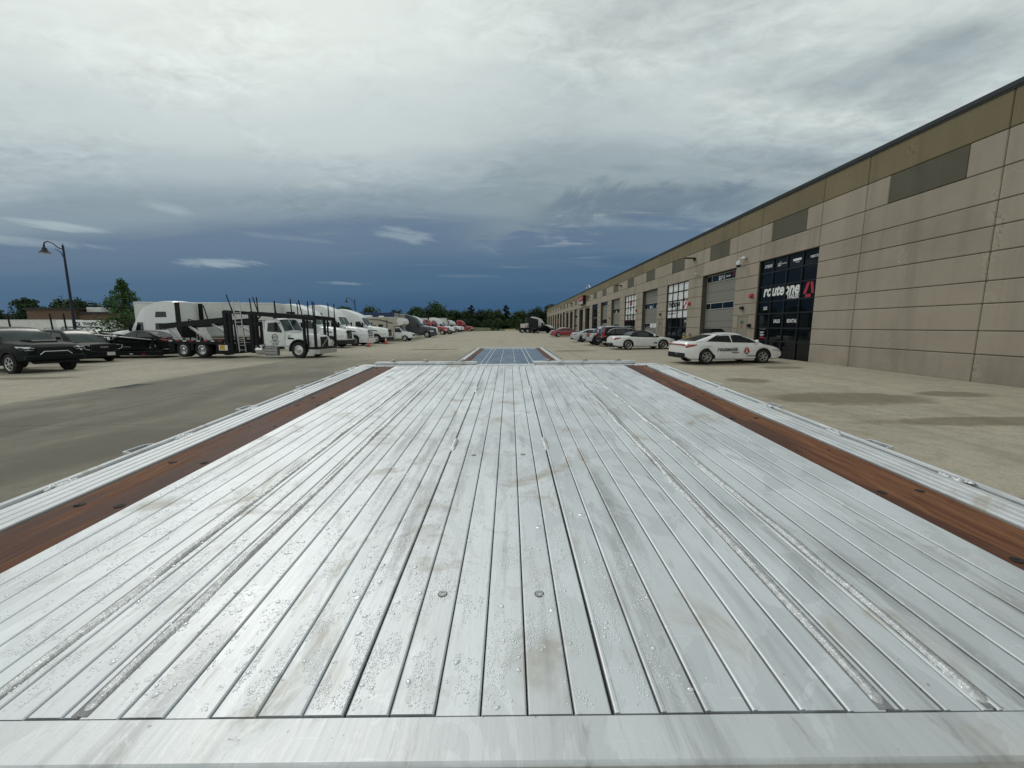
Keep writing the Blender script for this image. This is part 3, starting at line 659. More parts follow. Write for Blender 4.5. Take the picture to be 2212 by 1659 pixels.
for i in range(len(XB_) - 1):
    for k in range(len(YB) - 1):
        g = .005 if YB[k] < 40 else .008; a, b = XB_[i] + g, XB_[i + 1] - g; c, d = YB[k] + g, YB[k + 1] - g
        dz = random.uniform(-.003, .002); e = .006
        vs = [(a, c, gz(a) - .2), (b, c, gz(b) - .2), (b, d, gz(b) - .2), (a, d, gz(a) - .2), (a, c, gz(a) + dz - e), (b, c, gz(b) + dz - e), (b, d, gz(b) + dz - e), (a, d, gz(a) + dz - e),
              (a + e, c + e, gz(a) + dz), (b - e, c + e, gz(b) + dz), (b - e, d - e, gz(b) + dz), (a + e, d - e, gz(a) + dz)]
        fs = [(0, 1, 5, 4), (1, 2, 6, 5), (2, 3, 7, 6), (3, 0, 4, 7), (4, 5, 9, 8), (5, 6, 10, 9), (6, 7, 11, 10), (7, 4, 8, 11), (8, 9, 10, 11)]
        MB().add(vs, fs).build('concrete_slab', YARD, pav)
# verge beyond the yard, sandy track
sheet('grass_verge', (-160, -40, 30, 160), 159, 215, GRASS_G, .06)
SAND = simple('sandy_track_soil', (.42, .30, .17), .95, var=.25, scale=.3)
tb = MB(); tb.add([(-3.0, 160, gz(-3) + .07), (6.5, 160, gz(6) + .07), (4.2, 185, .75), (-2, 185, .75)], [(0, 1, 2, 3)]); tag(tb.build('sandy_track', SAND, None), kind='structure')
bank = MB()
pts = [(-46, 168, .2, 3), (-30, 172, 1.6, 7), (-16, 174, 1.4, 8), (8, 176, .8, 8), (24, 172, .8, 8)]
for cx, cy, hh, rr in pts:
    rings = []
    for j in range(4):
        f = j / 3; rings.append([(cx + math.cos(a) * rr * 2.2 * (1 - f) + .001, cy + math.sin(a) * rr * (1 - f), gz(cx) + .05 + hh * math.sin(f * 1.57)) for a in [6.283 * q / 14 for q in range(14)]])
    bank.loft(rings)
tag(bank.build('grass_bank', GRASS_G, None, 60), kind='structure')
# kerbed island of grass between the motorhome and the grey tractor
isl = [(-19.5, 57.6), (-15.2, 58.0), (-14.0, 60.5), (-13.9, 65), (-14.8, 67.6), (-19.5, 68)]
CURB = simple('kerb_concrete', (.36, .34, .29), .9)
big = [((q[0] + 16.5) * 1.07 - 16.5, (q[1] - 63) * 1.04 + 63) for q in isl]
tag(MB().prism(big, 'Z', -.3, -.02).build('kerb_ring', CURB, None), kind='structure')
tag(MB().prism(isl, 'Z', -.3, .04).build('grass_island', simple('mown_grass', (.10, .13, .035), .95, var=.4, scale=2), None), kind='structure')

# ------------------------------------------------------------------ the long warehouse on the right
WALL = wall_mat('cast_wall_panel', (.278, .240, .192), (.355, .307, .25))
BAND = wall_mat('olive_band_panel', (.155, .126, .073), (.20, .165, .097))
BLANK = wall_mat('dark_painted_panel', (.078, .074, .054), (.105, .10, .074))
COREM = simple('wall_joint_core', (.085, .075, .058), .9)
COPING = simple('dark_metal_coping', (.025, .03, .032), .45, .5)
DOORM = simple('grey_sectional_door', (.205, .195, .172), .55, var=.08); DOORW = simple('door_window_frame', (.40, .40, .38), .5)
FRAME = simple('black_anodised_frame', (.008, .009, .011), .4, .3)
PANE = glass_mat('shopfront_glass', (.004, .006, .008), .03, .22)
INSIDE = simple('dark_bay_interior', (.03, .028, .025), .9, var=.5, scale=1.2)
MAND = simple('beige_steel_door', (.26, .235, .185), .5, var=.06)
wh = thing('warehouse', 'long beige concrete warehouse with an olive band under its dark roof edge', 'building')
ZR = [.12, 1.0, 1.7, 2.5, 3.16, 4.0, 4.73, 5.44, 6.35, 7.36, 8.43]; XF = 14.0
WFR = ((0, -1, 0), (0, 0, 1))                                # reading direction and up on this wall
def wpanel(y0, y1, z0, z1, m=WALL, dx=0.0):
    g = .010; MB().span(XF + dx, XF + .12, y0 + g, y1 - g, z0 + g, z1 - g, .022).build('wall_panel' if m is WALL else ('band_panel' if m is BAND else 'blank_panel'), m, wh)
def core(y0, y1, z0, z1): corem.span(XF + .035, XF + .42, y0, y1, z0, z1)
corem = MB()
def full_col(y0, y1, rows=ZR[:9]):
    for a, b in zip(rows, rows[1:]): wpanel(y0, y1, a, b)
N = 21; P0 = 19.47; PW = 7.0; OW = 4.58
cols = [(17.14, 19.47, 'n'), (12.49, 17.14, 'b'), (10.1, 12.49, 'n'), (5.4, 10.1, 'b'), (3.0, 5.4, 'n'), (-1.6, 3.0, 'b'), (-4, -1.6, 'n'), (-9, -4, 'b')]
for y0, y1, k in cols:
    core(y0, y1, 0, 8.43); full_col(y0, y1); wpanel(y0, y1, ZR[9], ZR[10], BAND)
    if k == 'b':
        w = (y1 - y0) * .30; c = (y0 + y1) / 2; c -= .0
        wpanel(y0, c - 1.33, ZR[8], ZR[9]); wpanel(c + 1.33, y1, ZR[8], ZR[9]); wpanel(c - 1.35, c + 1.35, ZR[8], ZR[9], BLANK, .008)
    else: wpanel(y0, y1, ZR[8], ZR[9])
KINDS_ = 'SOSOSOWSDDODDODSDODSD'
def storefront(k, y0, y1, white_rows=(), red=False):
    """glazed opening: mullions, rails and a pane in each cell"""
    zs = [.14, 1.03, 1.73, 2.51, 3.17, 4.0, 4.73, 5.44]; ys = [y0 + (y1 - y0) * q / 4 for q in range(5)]
    fr = MB()
    for q in ys: fr.span(XF + .10, XF + .24, q - .045 + (.04 if q == y0 else 0) - (.04 if q == y1 else 0), q + .045 + (.04 if q == y0 else 0) - (.04 if q == y1 else 0), .14, 5.43)
    for z in zs: fr.span(XF + .105, XF + .235, y0, y1, z - .04, z + .04)
    fr.build('shopfront_frame', FRAME, wh)
    for i in range(4):
        for j in range(7):
            m = OFFW if j in white_rows else (REDD if red and j in (3, 4) else PANE)
            MB().span(XF + .15, XF + .18, ys[i] + .04, ys[i + 1] - .04, zs[j] + .035, zs[j + 1] - .035).build('window_pane', m, wh)
    MB().span(XF + .30, XF + .34, y0, y1, .1, 5.44).build('backing_wall', INSIDE, wh)
def overhead(k, y0, y1, win_rows=(3, 6), lift=0.0, m=DOORM):
    zs = [.17 + lift, 1.0 + lift * .8, 1.57 + lift * .5, 2.17, 2.96, 3.52, 4.21, 4.85, 5.44]
    win_rows = {0: (), 1: (2, 7)}.get(win_rows, win_rows)
    for j in range(8):
        s = MB().span(XF + .34, XF + .39, y0 + .02, y1 - .02, zs[j] + .006, zs[j + 1] - .006, .012).build('door_section', m, wh)
        if j in win_rows:
            n = 4; ys = [y0 + .12, y0 + .62, y0 + 2.0, y1 - .85, y1 - .12] if k < 8 else [y0 + (y1 - y0) * q / 4 for q in range(5)]
            MB().span(XF + .325, XF + .342, y0 + .1, y1 - .1, zs[j] + .04, zs[j + 1] - .04, .004).build('window_frame', DOORW, s)
            for q in range(4):
                MB().span(XF + .312, XF + .33, ys[q] + .04, ys[q + 1] - .04, zs[j] + .09, zs[j + 1] - .09, .004).build('window_pane', PANE, s)
for k in range(N):
    y0 = P0 + PW * k; y1 = y0 + OW; y2 = y0 + PW; kd = KINDS_[k]
    core(y1, y2, 0, 8.43); core(y0, y1, 5.44, 8.43)
    if k < 13:
        lowrows = [ZR[3], ZR[4], ZR[5], ZR[6], ZR[7], ZR[8]]
        if k in (0, 2, 5, 8):
            full_col(y1, y2, lowrows); d0, d1 = y1 + .72, y1 + 1.84
            for a, b in zip(ZR[:3], ZR[1:4]): wpanel(y1, d0, a, b); wpanel(d1, y2, a, b)
            fr = MB().span(XF - .01, XF + .1, d0 - .02, d0 + .04, .14, 2.5).span(XF - .01, XF + .1, d1 - .04, d1 + .02, .14, 2.5).span(XF - .012, XF + .1, d0 - .02, d1 + .02, 2.44, 2.52); fr.build('door_frame', MAND, wh)
            d = MB().span(XF + .012, XF + .06, d0 + .045, d1 - .045, .16, 2.43, .004).build('door', MAND, wh)
            MB().box((XF - .02, d0 + .14, 1.15), (.06, .12, .03), .008).build('door_handle', STEEL, d)
            if k == 0:
                text('door_number', '202', .26, BLACKD, d, (XF + .010, d1 - .30, 1.98), WFR, .02)
                MB().span(XF + .008, XF + .0115, d1 - .62, d1 - .36, 1.80, 1.86).span(XF + .008, XF + .0115, d1 - .58, d1 - .40, 1.70, 1.76).build('door_notice', REDD, d)
            if k == 2: text('door_number', '204', .26, BLACKD, d, (XF + .010, d1 - .30, 1.98), WFR, .02)
        else: full_col(y1, y2)
        wpanel(y1, y2, ZR[8], ZR[9]); wpanel(y1, y2, ZR[9], ZR[10], BAND)
        wpanel(y0, y1, ZR[7], ZR[8]); wpanel(y0, y1, ZR[9], ZR[10], BAND)
        wpanel(y0, y0 + .98, ZR[8], ZR[9]); wpanel(y1 - .95, y1, ZR[8], ZR[9]); wpanel(y0 + .96, y1 - .93, ZR[8], ZR[9], BLANK, .008)
    else:
        wpanel(y1, y2, .12, 5.44); wpanel(y0, y2, ZR[7], ZR[8]); wpanel(y0, y2, ZR[9], ZR[10], BAND)
        wpanel(y1 - .95, y0 + PW + .9, ZR[8], ZR[9]); wpanel(y0 + .92, y1 - .96, ZR[8], ZR[9], BLANK, .008)
    if kd == 'S': storefront(k, y0, y1, {2: (3, 4, 5, 6), 4: (3, 4, 5, 6)}.get(k, ()), k == 15)
    elif kd == 'O': overhead(k, y0, y1, {1: (4, 7), 3: (2, 5)}.get(k, (2, 5)), .35 if k == 1 else 0, DOORM if k < 12 else simple('brown_door', (.13, .11, .085), .6))
    elif kd == 'W': overhead(k, y0, y1, (1, 3, 7))
    else:
        MB().span(XF + 4.4, XF + 4.5, y0, y1, 0, 5.5).span(XF + .42, XF + 4.4, y0 - .1, y0, 0, 5.5).span(XF + .42, XF + 4.4, y1, y1 + .1, 0, 5.5).span(XF + .42, XF + 4.4, y0, y1, 5.44, 5.5).build('open_bay', INSIDE, wh)
        MB().span(XF + .1, XF + .4, y0, y1, 5.1, 5.43, .03).build('raised_door', DOORM, wh)
YE = P0 + PW * N
corem.span(XF + .035, XF + .42, YE - .3, YE + .3, 0, 8.43); corem.build('wall_core', COREM, wh)
MB().span(XF + 4.6, 62, -9, YE, 0, 8.3).span(XF + .42, XF + 4.6, -9, YE + .3, 8.0, 8.35).span(XF + .42, XF + 4.6, -9, P0, 0, 8.0).build('building_mass', COREM, wh)
MB().span(XF - .05, XF + .5, -9.1, YE + .35, 8.43, 8.60, .02).span(XF - .035, XF + .3, -9.1, YE + .35, 8.39, 8.43).build('roof_coping', COPING, wh)
MB().span(XF + .1, 30, YE + .32, YE + .9, 0, 9.3).span(XF + .5, 24, YE - 6, YE + .9, 8.5, 9.6).build('end_block', simple('brown_end_wall', (.07, .05, .04), .8), wh)
MB().span(XF - .5, XF + 3.2, YE + .2, YE + 1.6, 9.4, 9.9, .1).build('end_canopy', COPING, wh)
# lettering and decals on the glazing (each on its own pane plane)
gx = XF + .146
def wt(name, s, size, m, y, z, bold=.02, shear=0.0, sx=1.0, x=gx, parent=wh, al='LEFT'): return text(name, s, size, m, parent, (x, y, z), WFR, bold, shear, sx, al)
wt('shop_lettering', 'routeone', .82, OFFW, 23.66, 3.48, .034, .18, .94)
wt('shop_lettering', 'TRAILERS', .31, OFFW, 21.63, 3.23, .026, .1, .74)
def emblem(y, z, s, m, x=gx, parent=wh, m2=None):
    """stylised open letter A: two leaning bars over a short block"""
    Y = lambda q: y - q * s; Z = lambda q: z + q * s
    MB().prism([(Y(.33), Z(1)), (Y(.57), Z(1)), (Y(.27), Z(.24)), (Y(0), Z(.24))], 'X', x - .004, x).prism([(Y(.62), Z(1)), (Y(.85), Z(1)), (Y(1.0), Z(.24)), (Y(.80), Z(.21))], 'X', x - .004, x).build('shop_emblem', m, parent)
    MB().prism([(Y(.24), Z(.19)), (Y(.74), Z(.19)), (Y(.72), Z(0)), (Y(.22), Z(0))], 'X', x - .004, x).build('shop_emblem', m2 or m, parent)
emblem(20.44, 3.22, .72, REDD)
wt('shop_lettering', '202', .24, OFFW, 23.56, 2.74, .02); wt('shop_lettering', 'SALES', .25, OFFW, 22.55, 2.02, .02, 0, .85); wt('shop_lettering', 'RENTAL', .25, OFFW, 21.46, 2.02, .02, 0, .85)
wt('sponsor_lettering', 'XTREME', .22, OFFW, 23.72, 5.02, .02, .25, .8); wt('sponsor_lettering', 'xL', .34, OFFW, 22.60, 4.98, .01, .35, .8); wt('sponsor_lettering', 'SPECIALIZED', .09, OFFW, 22.33, 5.05, .01)
MB().span(gx - .003, gx, 20.78, 21.38, 5.06, 5.17).build('sponsor_bar', OFFW, wh); wt('sponsor_lettering', 'TRAILERS', .07, OFFW, 21.2, 4.97, .005)
wt('sponsor_lettering', 'MERITOR', .16, OFFW, 20.16, 5.04, .015, 0, .9)
wt('door_lettering', 'routeone', .15, OFFW, 23.76, 1.66, .02, .18); MB().span(gx - .003, gx, 23.3, 23.7, 1.50, 1.53).span(gx - .003, gx, 23.38, 23.66, 1.44, 1.47).span(gx - .003, gx, 23.28, 23.7, 1.34, 1.37).span(gx - .003, gx, 23.42, 23.6, 1.28, 1.31).build('door_print', OFFW, wh)
MB().span(gx - .003, gx, 23.2, 23.72, 1.16, 1.21).build('door_stripe', REDD, wh)
# bay 4 glass, number 204 shopfront, bay 6, next shopfront
bx = XF + .308
wt('bay_lettering', 'BAY 4', .40, OFFW, 30.40 - 1.16, 4.98, .02, 0, .72, bx); wt('bay_lettering', 'routeone', .22, OFFW, 28.28, 5.08, .02, .18, .7, bx); emblem(27.44, 5.05, .24, REDD, bx)
wt('shop_lettering', 'routeone', .80, BLACKD, 37.86, 3.48, .04, .18, .84); wt('shop_lettering', 'SERVICE INC.', .22, BLACKD, 36.3, 3.24, .01, 0, .8)
for i in range(3):
    for j in range(3):
        if (i + j) % 2 == 0: MB().prism([(34.62 - i * .34, 3.22 + j * .30), (34.62 - i * .34 - .30, 3.30 + j * .30), (34.62 - i * .34 - .38, 3.58 + j * .30), (34.62 - i * .34 - .08, 3.50 + j * .30)], 'X', gx - .004, gx).build('shop_emblem', REDD, wh)
wt('shop_lettering', 'routeonetrailers.com', .21, BLACKD, 37.86, 2.86, .006, 0, .98); wt('shop_lettering', '204', .24, OFFW, 34.2, 2.15, .02)
wt('bay_lettering', 'BAY 6', .40, OFFW, 44.3 - .85, 3.63, .02, 0, .8, bx); wt('bay_lettering', 'routeone', .24, OFFW, 41.55, 3.7, .02, .18, .7, bx)
for a, b in ((42.9, 43.55), (41.4, 42.7)): MB().span(bx, bx + .004, a - .7, b - .4, 1.68, 2.08).build('bay_sign', OFFW, wh)
wt('shop_lettering', 'TRUCK HUB', .66, BLACKD, 51.6, 2.68, .02, 0, .92)
MB().span(gx - .004, gx, 48.2, 51.7, 2.45, 2.6).build('shop_stripe', REDD, wh)
lf = [(0, 1), (.14, .7), (.4, .78), (.3, .42), (.5, .3), (.2, .12), (.1, 0), (-.1, 0), (-.2, .12), (-.5, .3), (-.3, .42), (-.4, .78), (-.14, .7)]
MB().prism([(49.85 + a * 1.25, 4.12 + b * .95) for a, b in lf], 'X', gx - .004, gx).build('shop_emblem', REDD, wh)
MB().span(gx - .004, gx, 49.6, 50.1, 3.6, 3.9).build('shop_emblem', simple('navy_decal', (.01, .02, .07), .5), wh)
wt('bay_lettering', 'BAY 8', .4, OFFW, 57.6, 3.6, .02, 0, .8, bx)
# things fixed to or standing against the wall
SIGNP = simple('pale_sign_face', (.55, .42, .42), .4)
s = thing('wall_sign', 'red and white box sign high on the warehouse wall', 'sign', (XF, 82, 0))
MB().span(-.55, -.02, -2.6, 2.6, 5.95, 7.6, .04).build('sign_box', BLACKP, s); MB().span(-.58, -.55, -2.4, 2.4, 6.75, 7.5).build('sign_face', REDD, s); MB().span(-.58, -.55, -2.2, 2.2, 6.02, 6.6).build('sign_face', SIGNP, s)
MB().prism([(1.7, 6.85), (1.3, 7.35), (.6, 7.0), (-.2, 7.38), (-1.6, 7.2), (-1.5, 7.08), (-.2, 7.22), (.6, 6.86), (1.2, 7.12)], 'X', -.59, -.581).build('sign_stroke', SIGNP, s)
for i, (yy, nm) in enumerate(((32.5, 'above the BAY 4 door'), (53.8, 'beyond the TRUCK HUB shopfront'), (75.1, 'just this side of the red box sign'), (96.4, 'beyond the red box sign'), (116.5, 'near the far end of the wall'))):
    l = thing('wall_light', 'dark flat wall light on a bracket ' + nm, 'wall light', (XF, yy, 6.93), 0, 'lights along the warehouse wall')
    MB().box((-.06, 0, -.04), (.12, .22, .22), .02).build('bracket', BLACKP, l); MB().box((-.45, 0, .04), (.75, .30, .08), .025).build('lamp_head', BLACKP, l)
l = thing('security_camera', 'white dome camera on an arm beside the number 202 shopfront', 'camera', (XF, 25.45, 5.62)); MB().lathe([(.001, .34), (.10, .33), (.13, .26), (.13, .2)], (-.12, 0, 0), 'Z', 14).build('mounting_ball', WHITEP, l, 40)
MB().tube([(-.12, 0, .28), (-.36, .1, .22), (-.36, .1, .1)], .03).lathe([(.05, .12), (.14, .06), (.15, -.08), (.15, -.14)], (-.36, .1, 0), 'Z', 14).build('housing', WHITEP, l, 40); MB().lathe([(.14, -.14), (.12, -.22), (.07, -.28), (.001, -.30)], (-.36, .1, 0), 'Z', 14).build('dome', GLASS, l, 40)
l = thing('security_camera', 'white tube camera beside the top of the BAY 4 door', 'camera', (XF, 31.8, 5.7)); MB().tube([(0, 0, 0), (-.2, 0, .02)], .035).build('bracket', WHITEP, l); MB().bar((-.12, .22, .05), (-.3, -.16, -.02), .1, .1, .03).build('housing', WHITEP, l, 40)
for yy, nm in ((24.48, 'beside the number 202 shopfront'), (33.0, 'left of the BAY 4 door'), (47.0, 'beside the TRUCK HUB shopfront')):
    l = thing('alarm_bell', 'small red alarm strobe on the wall ' + nm, 'alarm', (XF, yy, 3.58), 0, 'red alarm strobes on the wall'); MB().box((-.03, 0, 0), (.06, .26, .26), .02).build('back_box', REDD, l); MB().lathe([(.12, -.06), (.13, -.10), (.09, -.17), (.001, -.19)], (0, 0, 0), 'X', 16).build('bell_dome', REDD, l, 40)
for yy, nm in ((25.4, 'above the 202 steel door'), (39.3, 'beyond the white panelled shopfront'), (59.6, 'above the steel door past BAY 8')):
    l = thing('door_light', 'small dark wall pack light ' + nm, 'wall light', (XF, yy, 2.92), 0, 'wall packs over the steel doors'); MB().box((-.08, 0, 0), (.16, .3, .2), .04).build('housing', DARKSTEEL, l); MB().box((-.09, 0, -.11), (.11, .22, .03), .01).build('lens', HEADL, l)
l = thing('key_box', 'small black box on the wall between the 202 door and its shopfront', 'box', (XF, 24.5, 1.87)); MB().box((-.07, 0, 0), (.14, .24, .2), .02).build('case', BLACKP, l); MB().box((-.145, 0, 0), (.01, .16, .12), .003).build('cover', DARKSTEEL, l)
# bollards, cookers, roof lamp
for bx_, by_, nm in ((13.4, 32.3, 'between the BAY 4 door and the white panelled shopfront'), (13.4, 43.2, 'in front of the BAY 6 door'), (13.4, 31.3, 'at the far edge of the BAY 4 door')):
    l = thing('bollard', 'squat concrete filled bollard ' + nm, 'bollard', (bx_, by_, gz(bx_)), 0, 'bollards beside the bay doors'); MB().lathe([(.11, 0), (.11, 1.05), (.10, 1.12), (.05, 1.16), (.001, 1.17)], (0, 0, 0), 'Z', 16).build('post', simple('weathered_bollard', (.2, .19, .15), .8), l, 40); MB().lathe([(.115, .8), (.115, .9)], (0, 0, 0), 'Z', 16).build('band', YELL, l)
l = thing('tool_chest', 'black lidded cart standing before the raised BAY 4 door', 'cart', (12.9, 26.55, gz(13)))
MB().box((0, 0, .75), (.9, 1.15, .7), .04).build('cabinet', BLACKP, l); MB().prism([(-.45, 1.1), (.45, 1.1), (.45, 1.32), (.2, 1.52), (-.45, 1.52)], 'Y', -.6, .6).build('lid', BLACKP, l)
for q in (-.4, .4):
    for p in (-.3, .3): MB().lathe([(.08, q - .03), (.08, q + .03)], (p, 0, .08), 'Y', 12).bar((p, q, .12), (p, q, .42), .04).build('caster', RUBBER, l)
MB().bar((-.55, -.5, 1.0), (-.55, .5, 1.0), .03).build('handle', STEEL, l)
l = thing('roof_lamp', 'white gooseneck lamp rising above the warehouse roof edge', 'lamp', (XF + .8, 79.6, 8.4))
MB().tube([(0, 0, 0), (0, 0, .3), (0, .5, .8), (0, 1.4, 1.15), (0, 3.0, 1.20), (0, 3.6, 1.1), (0, 3.8, .95)], .08, 8).build('arm', WHITEP, l, 40); MB().box((0, 3.9, .86), (.35, .6, .16), .05).build('lamp_head', WHITEP, l)
# ------------------------------------------------------------------ the aluminium step-deck trailer under the camera
SL = .046                                                   # the short upper deck rises towards the step
tr = thing('flatbed_trailer', 'aluminium step deck flatbed with red brown wooden strips, its wet upper deck nearest', 'trailer', (0, 0, 1.35))
tr.rotation_euler = (0, R(-.30), R(.3))
rt = random.Random(3)
def deck_z(y): return SL * y
def ext(name, x0, x1, y0, y1, m, h0=-.034, top=0.0, ch=.0016, lip=0.0, tilt=0.0):
    """one extrusion laid along the deck: flat top with worn, rounded edges, following the deck's slope"""
    q = [(x0, h0), (x1, h0), (x1, top - ch * 1.6), (x1 - ch * .4, top - ch * .6), (x1 - ch * 1.4, top + tilt), (x0 + ch * 1.4, top - tilt), (x0 + ch * .4, top - ch * .6), (x0, top - ch * 1.6)]
    if lip: q = [(x0, h0), (x1, h0), (x1, top - ch), (x1 - ch, top), (x0 + .007, top), (x0 + .0055, top + lip), (x0 + .002, top + lip), (x0, top + lip * .3)]
    n = len(q); vs = [(x, y, z + deck_z(y)) for y in (y0, y1) for x, z in q]
    fs = [tuple(range(n))[::-1], tuple(range(n, 2 * n))] + [(k, (k + 1) % n, n + (k + 1) % n, n + k) for k in range(n)]
    return MB().add(vs, fs).build(name, m, tr, 20)
YA, YB2 = .4505, 3.515
gr = [-.982, -.939, -.882, -.825, -.770, -.714, -.673, -.649, -.602, -.557, -.536, -.485, -.430, -.373, -.316, -.259, -.207, -.151, -.094, -.037, .022, .080, .129, .188, .244, .303, .363, .422, .473, .492, .543, .591, .609, .664, .725, .781, .845, .902, .982]
BIG = (-.207, .129)
for a, b in zip(gr, gr[1:]):
    wa = .0021 if a in BIG else .0011; wb = .0021 if b in BIG else .0011
    right = a > .12
    tl = rt.uniform(-.00012, .00012)
    yo = rt.uniform(-.001, .002)
    if -.21 < a < .12:
        ext('deck_plank', a + wa, b - wb, YA + yo, 1.3925, ALU, tilt=tl); ext('deck_plank', a + wa, b - wb, 1.3945, YB2, ALU, tilt=tl, top=-.0006)
    else: ext('deck_plank', a + wa, b - wb, YA + yo, YB2, ALU, lip=.0016 if right and b - a > .03 else 0, tilt=tl)
MB().add([(x, y, deck_z(y) - .0075) for y in (YA, YB2) for x in (-.98, .98)], [(0, 1, 3, 2)]).build('groove_dirt', simple('groove_grime', (.03, .028, .025), .9), tr)
# rippled weld beads
def bead(xc, y0, y1, w, h, seed, name='weld_bead', pitch=.0055, wob=.0022):
    r_ = random.Random(seed); n = int((y1 - y0) / pitch * 2); vs = []; K = 7; ph = r_.random() * 6
    for i in range(n + 1):
        y = y0 + (y1 - y0) * i / n; rip = (.88, 1.08)[i % 2] * (1 + .12 * math.sin(y * 31 + ph)); c = xc + wob * (math.sin(y * 9 + ph) + .5 * math.sin(y * 23 + 2 * ph)) + r_.uniform(-.0006, .0006)
        ww = w * (1 + .16 * math.sin(y * 17 + ph) + r_.uniform(-.06, .06)) / 2
        end = min(1, (i + 1) / 6, (n + 1 - i) / 6)
        for k in range(K):
            t = -1 + 2 * k / (K - 1); lag = (1 - t * t) * pitch * 1.1
            vs.append((c + t * ww * end, y + lag, deck_z(y) - .001 + h * rip * end * math.sqrt(max(0, 1 - t * t * .98))))
    fs = [(i * K + k, i * K + k + 1, (i + 1) * K + k + 1, (i + 1) * K + k) for i in range(n) for k in range(K - 1)]
    return MB().add(vs, fs).build(name, WELD, tr, 60)
for xc in (-.673, -.536, .473, .609): ext('weld_toe_shade', xc - .0104, xc + .0104, YA + .002, YB2 - .004, TOE_SHADE, top=.0007, ch=.0004)  # flat dark strips under the beads, shadow edges put in as colour
for i, xc in enumerate((-.673, -.536, .473, .609)): bead(xc, YA + .002, YB2 - .005, .0180, .0068, 11 + i)
for i, (xc, y0, y1, w) in enumerate(((-.206, 1.40, 1.535, .020), (.128, 1.40, 1.545, .021), (-.205, 2.42, 2.56, .016), (.126, 2.44, 2.58, .016), (-.203, 3.33, 3.49, .014), (.122, 3.34, 3.49, .014))): bead(xc, y0, y1, w, .009, 31 + i, 'weld_tack', .009, .002)
# countersunk screws
def screw(x, y, r, m=STEEL, dish=True):
    z = deck_z(y); mb = MB().lathe([(r, -.004), (r, .0004), (r * .9, .0012), (r * .42, .0012), (r * .36, -.002), (.0005, -.002)], (x, y, z), 'Z', 20); o = mb.build('screw', m, tr, 40)
    MB().lathe([(r * 1.14, -.003), (r * 1.14, .0005), (r * 1.02, .0006), (r * 1.02, -.003)], (x, y, z), 'Z', 20).build('screw_ring', DARKSTEEL, o); MB().lathe([(r * .36, -.0015), (.0003, -.0014)], (x, y, z), 'Z', 6).build('screw_socket', BLACKP, o)
for x, y in ((-.119, .671), (.052, .669), (-.123, 1.364), (.045, 1.367)): screw(x, y, .0075)
# wooden strips with sunk bolts
def board(xi0, xo0, xi1, xo1, y0, y1, top=-.003):
    vs = []; n = 10
    def X(y, a, b): return a + (b - a) * (y - .45) / 3.06
    for i in range(n + 1):
        y = y0 + (y1 - y0) * i / n; a, b = X(y, xi0, xi1), X(y, xo0, xo1); zz = deck_z(y); wv = .0014 * math.sin(y * 5 + a)
        lo, hi = min(a, b), max(a, b); vs += [(lo + .003, y, zz - .034), (hi - .003, y, zz - .034), (hi - .003, y, zz + top - .004), (hi - .007, y, zz + top + wv), ((lo + hi) / 2, y, zz + top - .001 + wv), (lo + .007, y, zz + top + wv), (lo + .003, y, zz + top - .004)]
    K = 7; fs = [(i * K + k, i * K + (k + 1) % K, (i + 1) * K + (k + 1) % K, (i + 1) * K + k) for i in range(n) for k in range(K)] + [tuple(range(K))[::-1], tuple(n * K + k for k in range(K))]
    return MB().add(vs, fs).build('wooden_board', WOOD, tr, 30)
for s_, ys in ((-1, ((.46, 2.215), (2.219, 3.515))), (1, ((.46, 2.276), (2.280, 3.54)))):
    for y0, y1 in ys: board(s_ * .982, s_ * 1.172, s_ * .965, s_ * 1.150, y0, y1)
HOLE = simple('bolt_hole', (.012, .008, .006), .7)
for s_, ys in ((-1, (.72, 1.02, 1.32, 1.735, 2.13, 2.30, 2.72, 3.1, 3.42)), (1, (.76, 1.065, 1.39, 1.82, 2.20, 2.34, 2.75, 3.1, 3.42))):
    for y in ys:
        for q in (1.016, 1.128):
            qq = q - .018 * (y - .45) / 3.06; o = MB().lathe([(.0125, -.0035), (.0105, -.0022), (.0005, -.0020)], (s_ * qq, y + (.008 if q > 1.1 else 0), deck_z(y)), 'Z', 14).build('bolt_hole', HOLE, tr)
            MB().lathe([(.006, -.002), (.0055, -.0008), (.0005, -.0006)], (s_ * qq - .002, y + .004, deck_z(y)), 'Z', 6).build('sunk_bolt', DARKSTEEL, o)
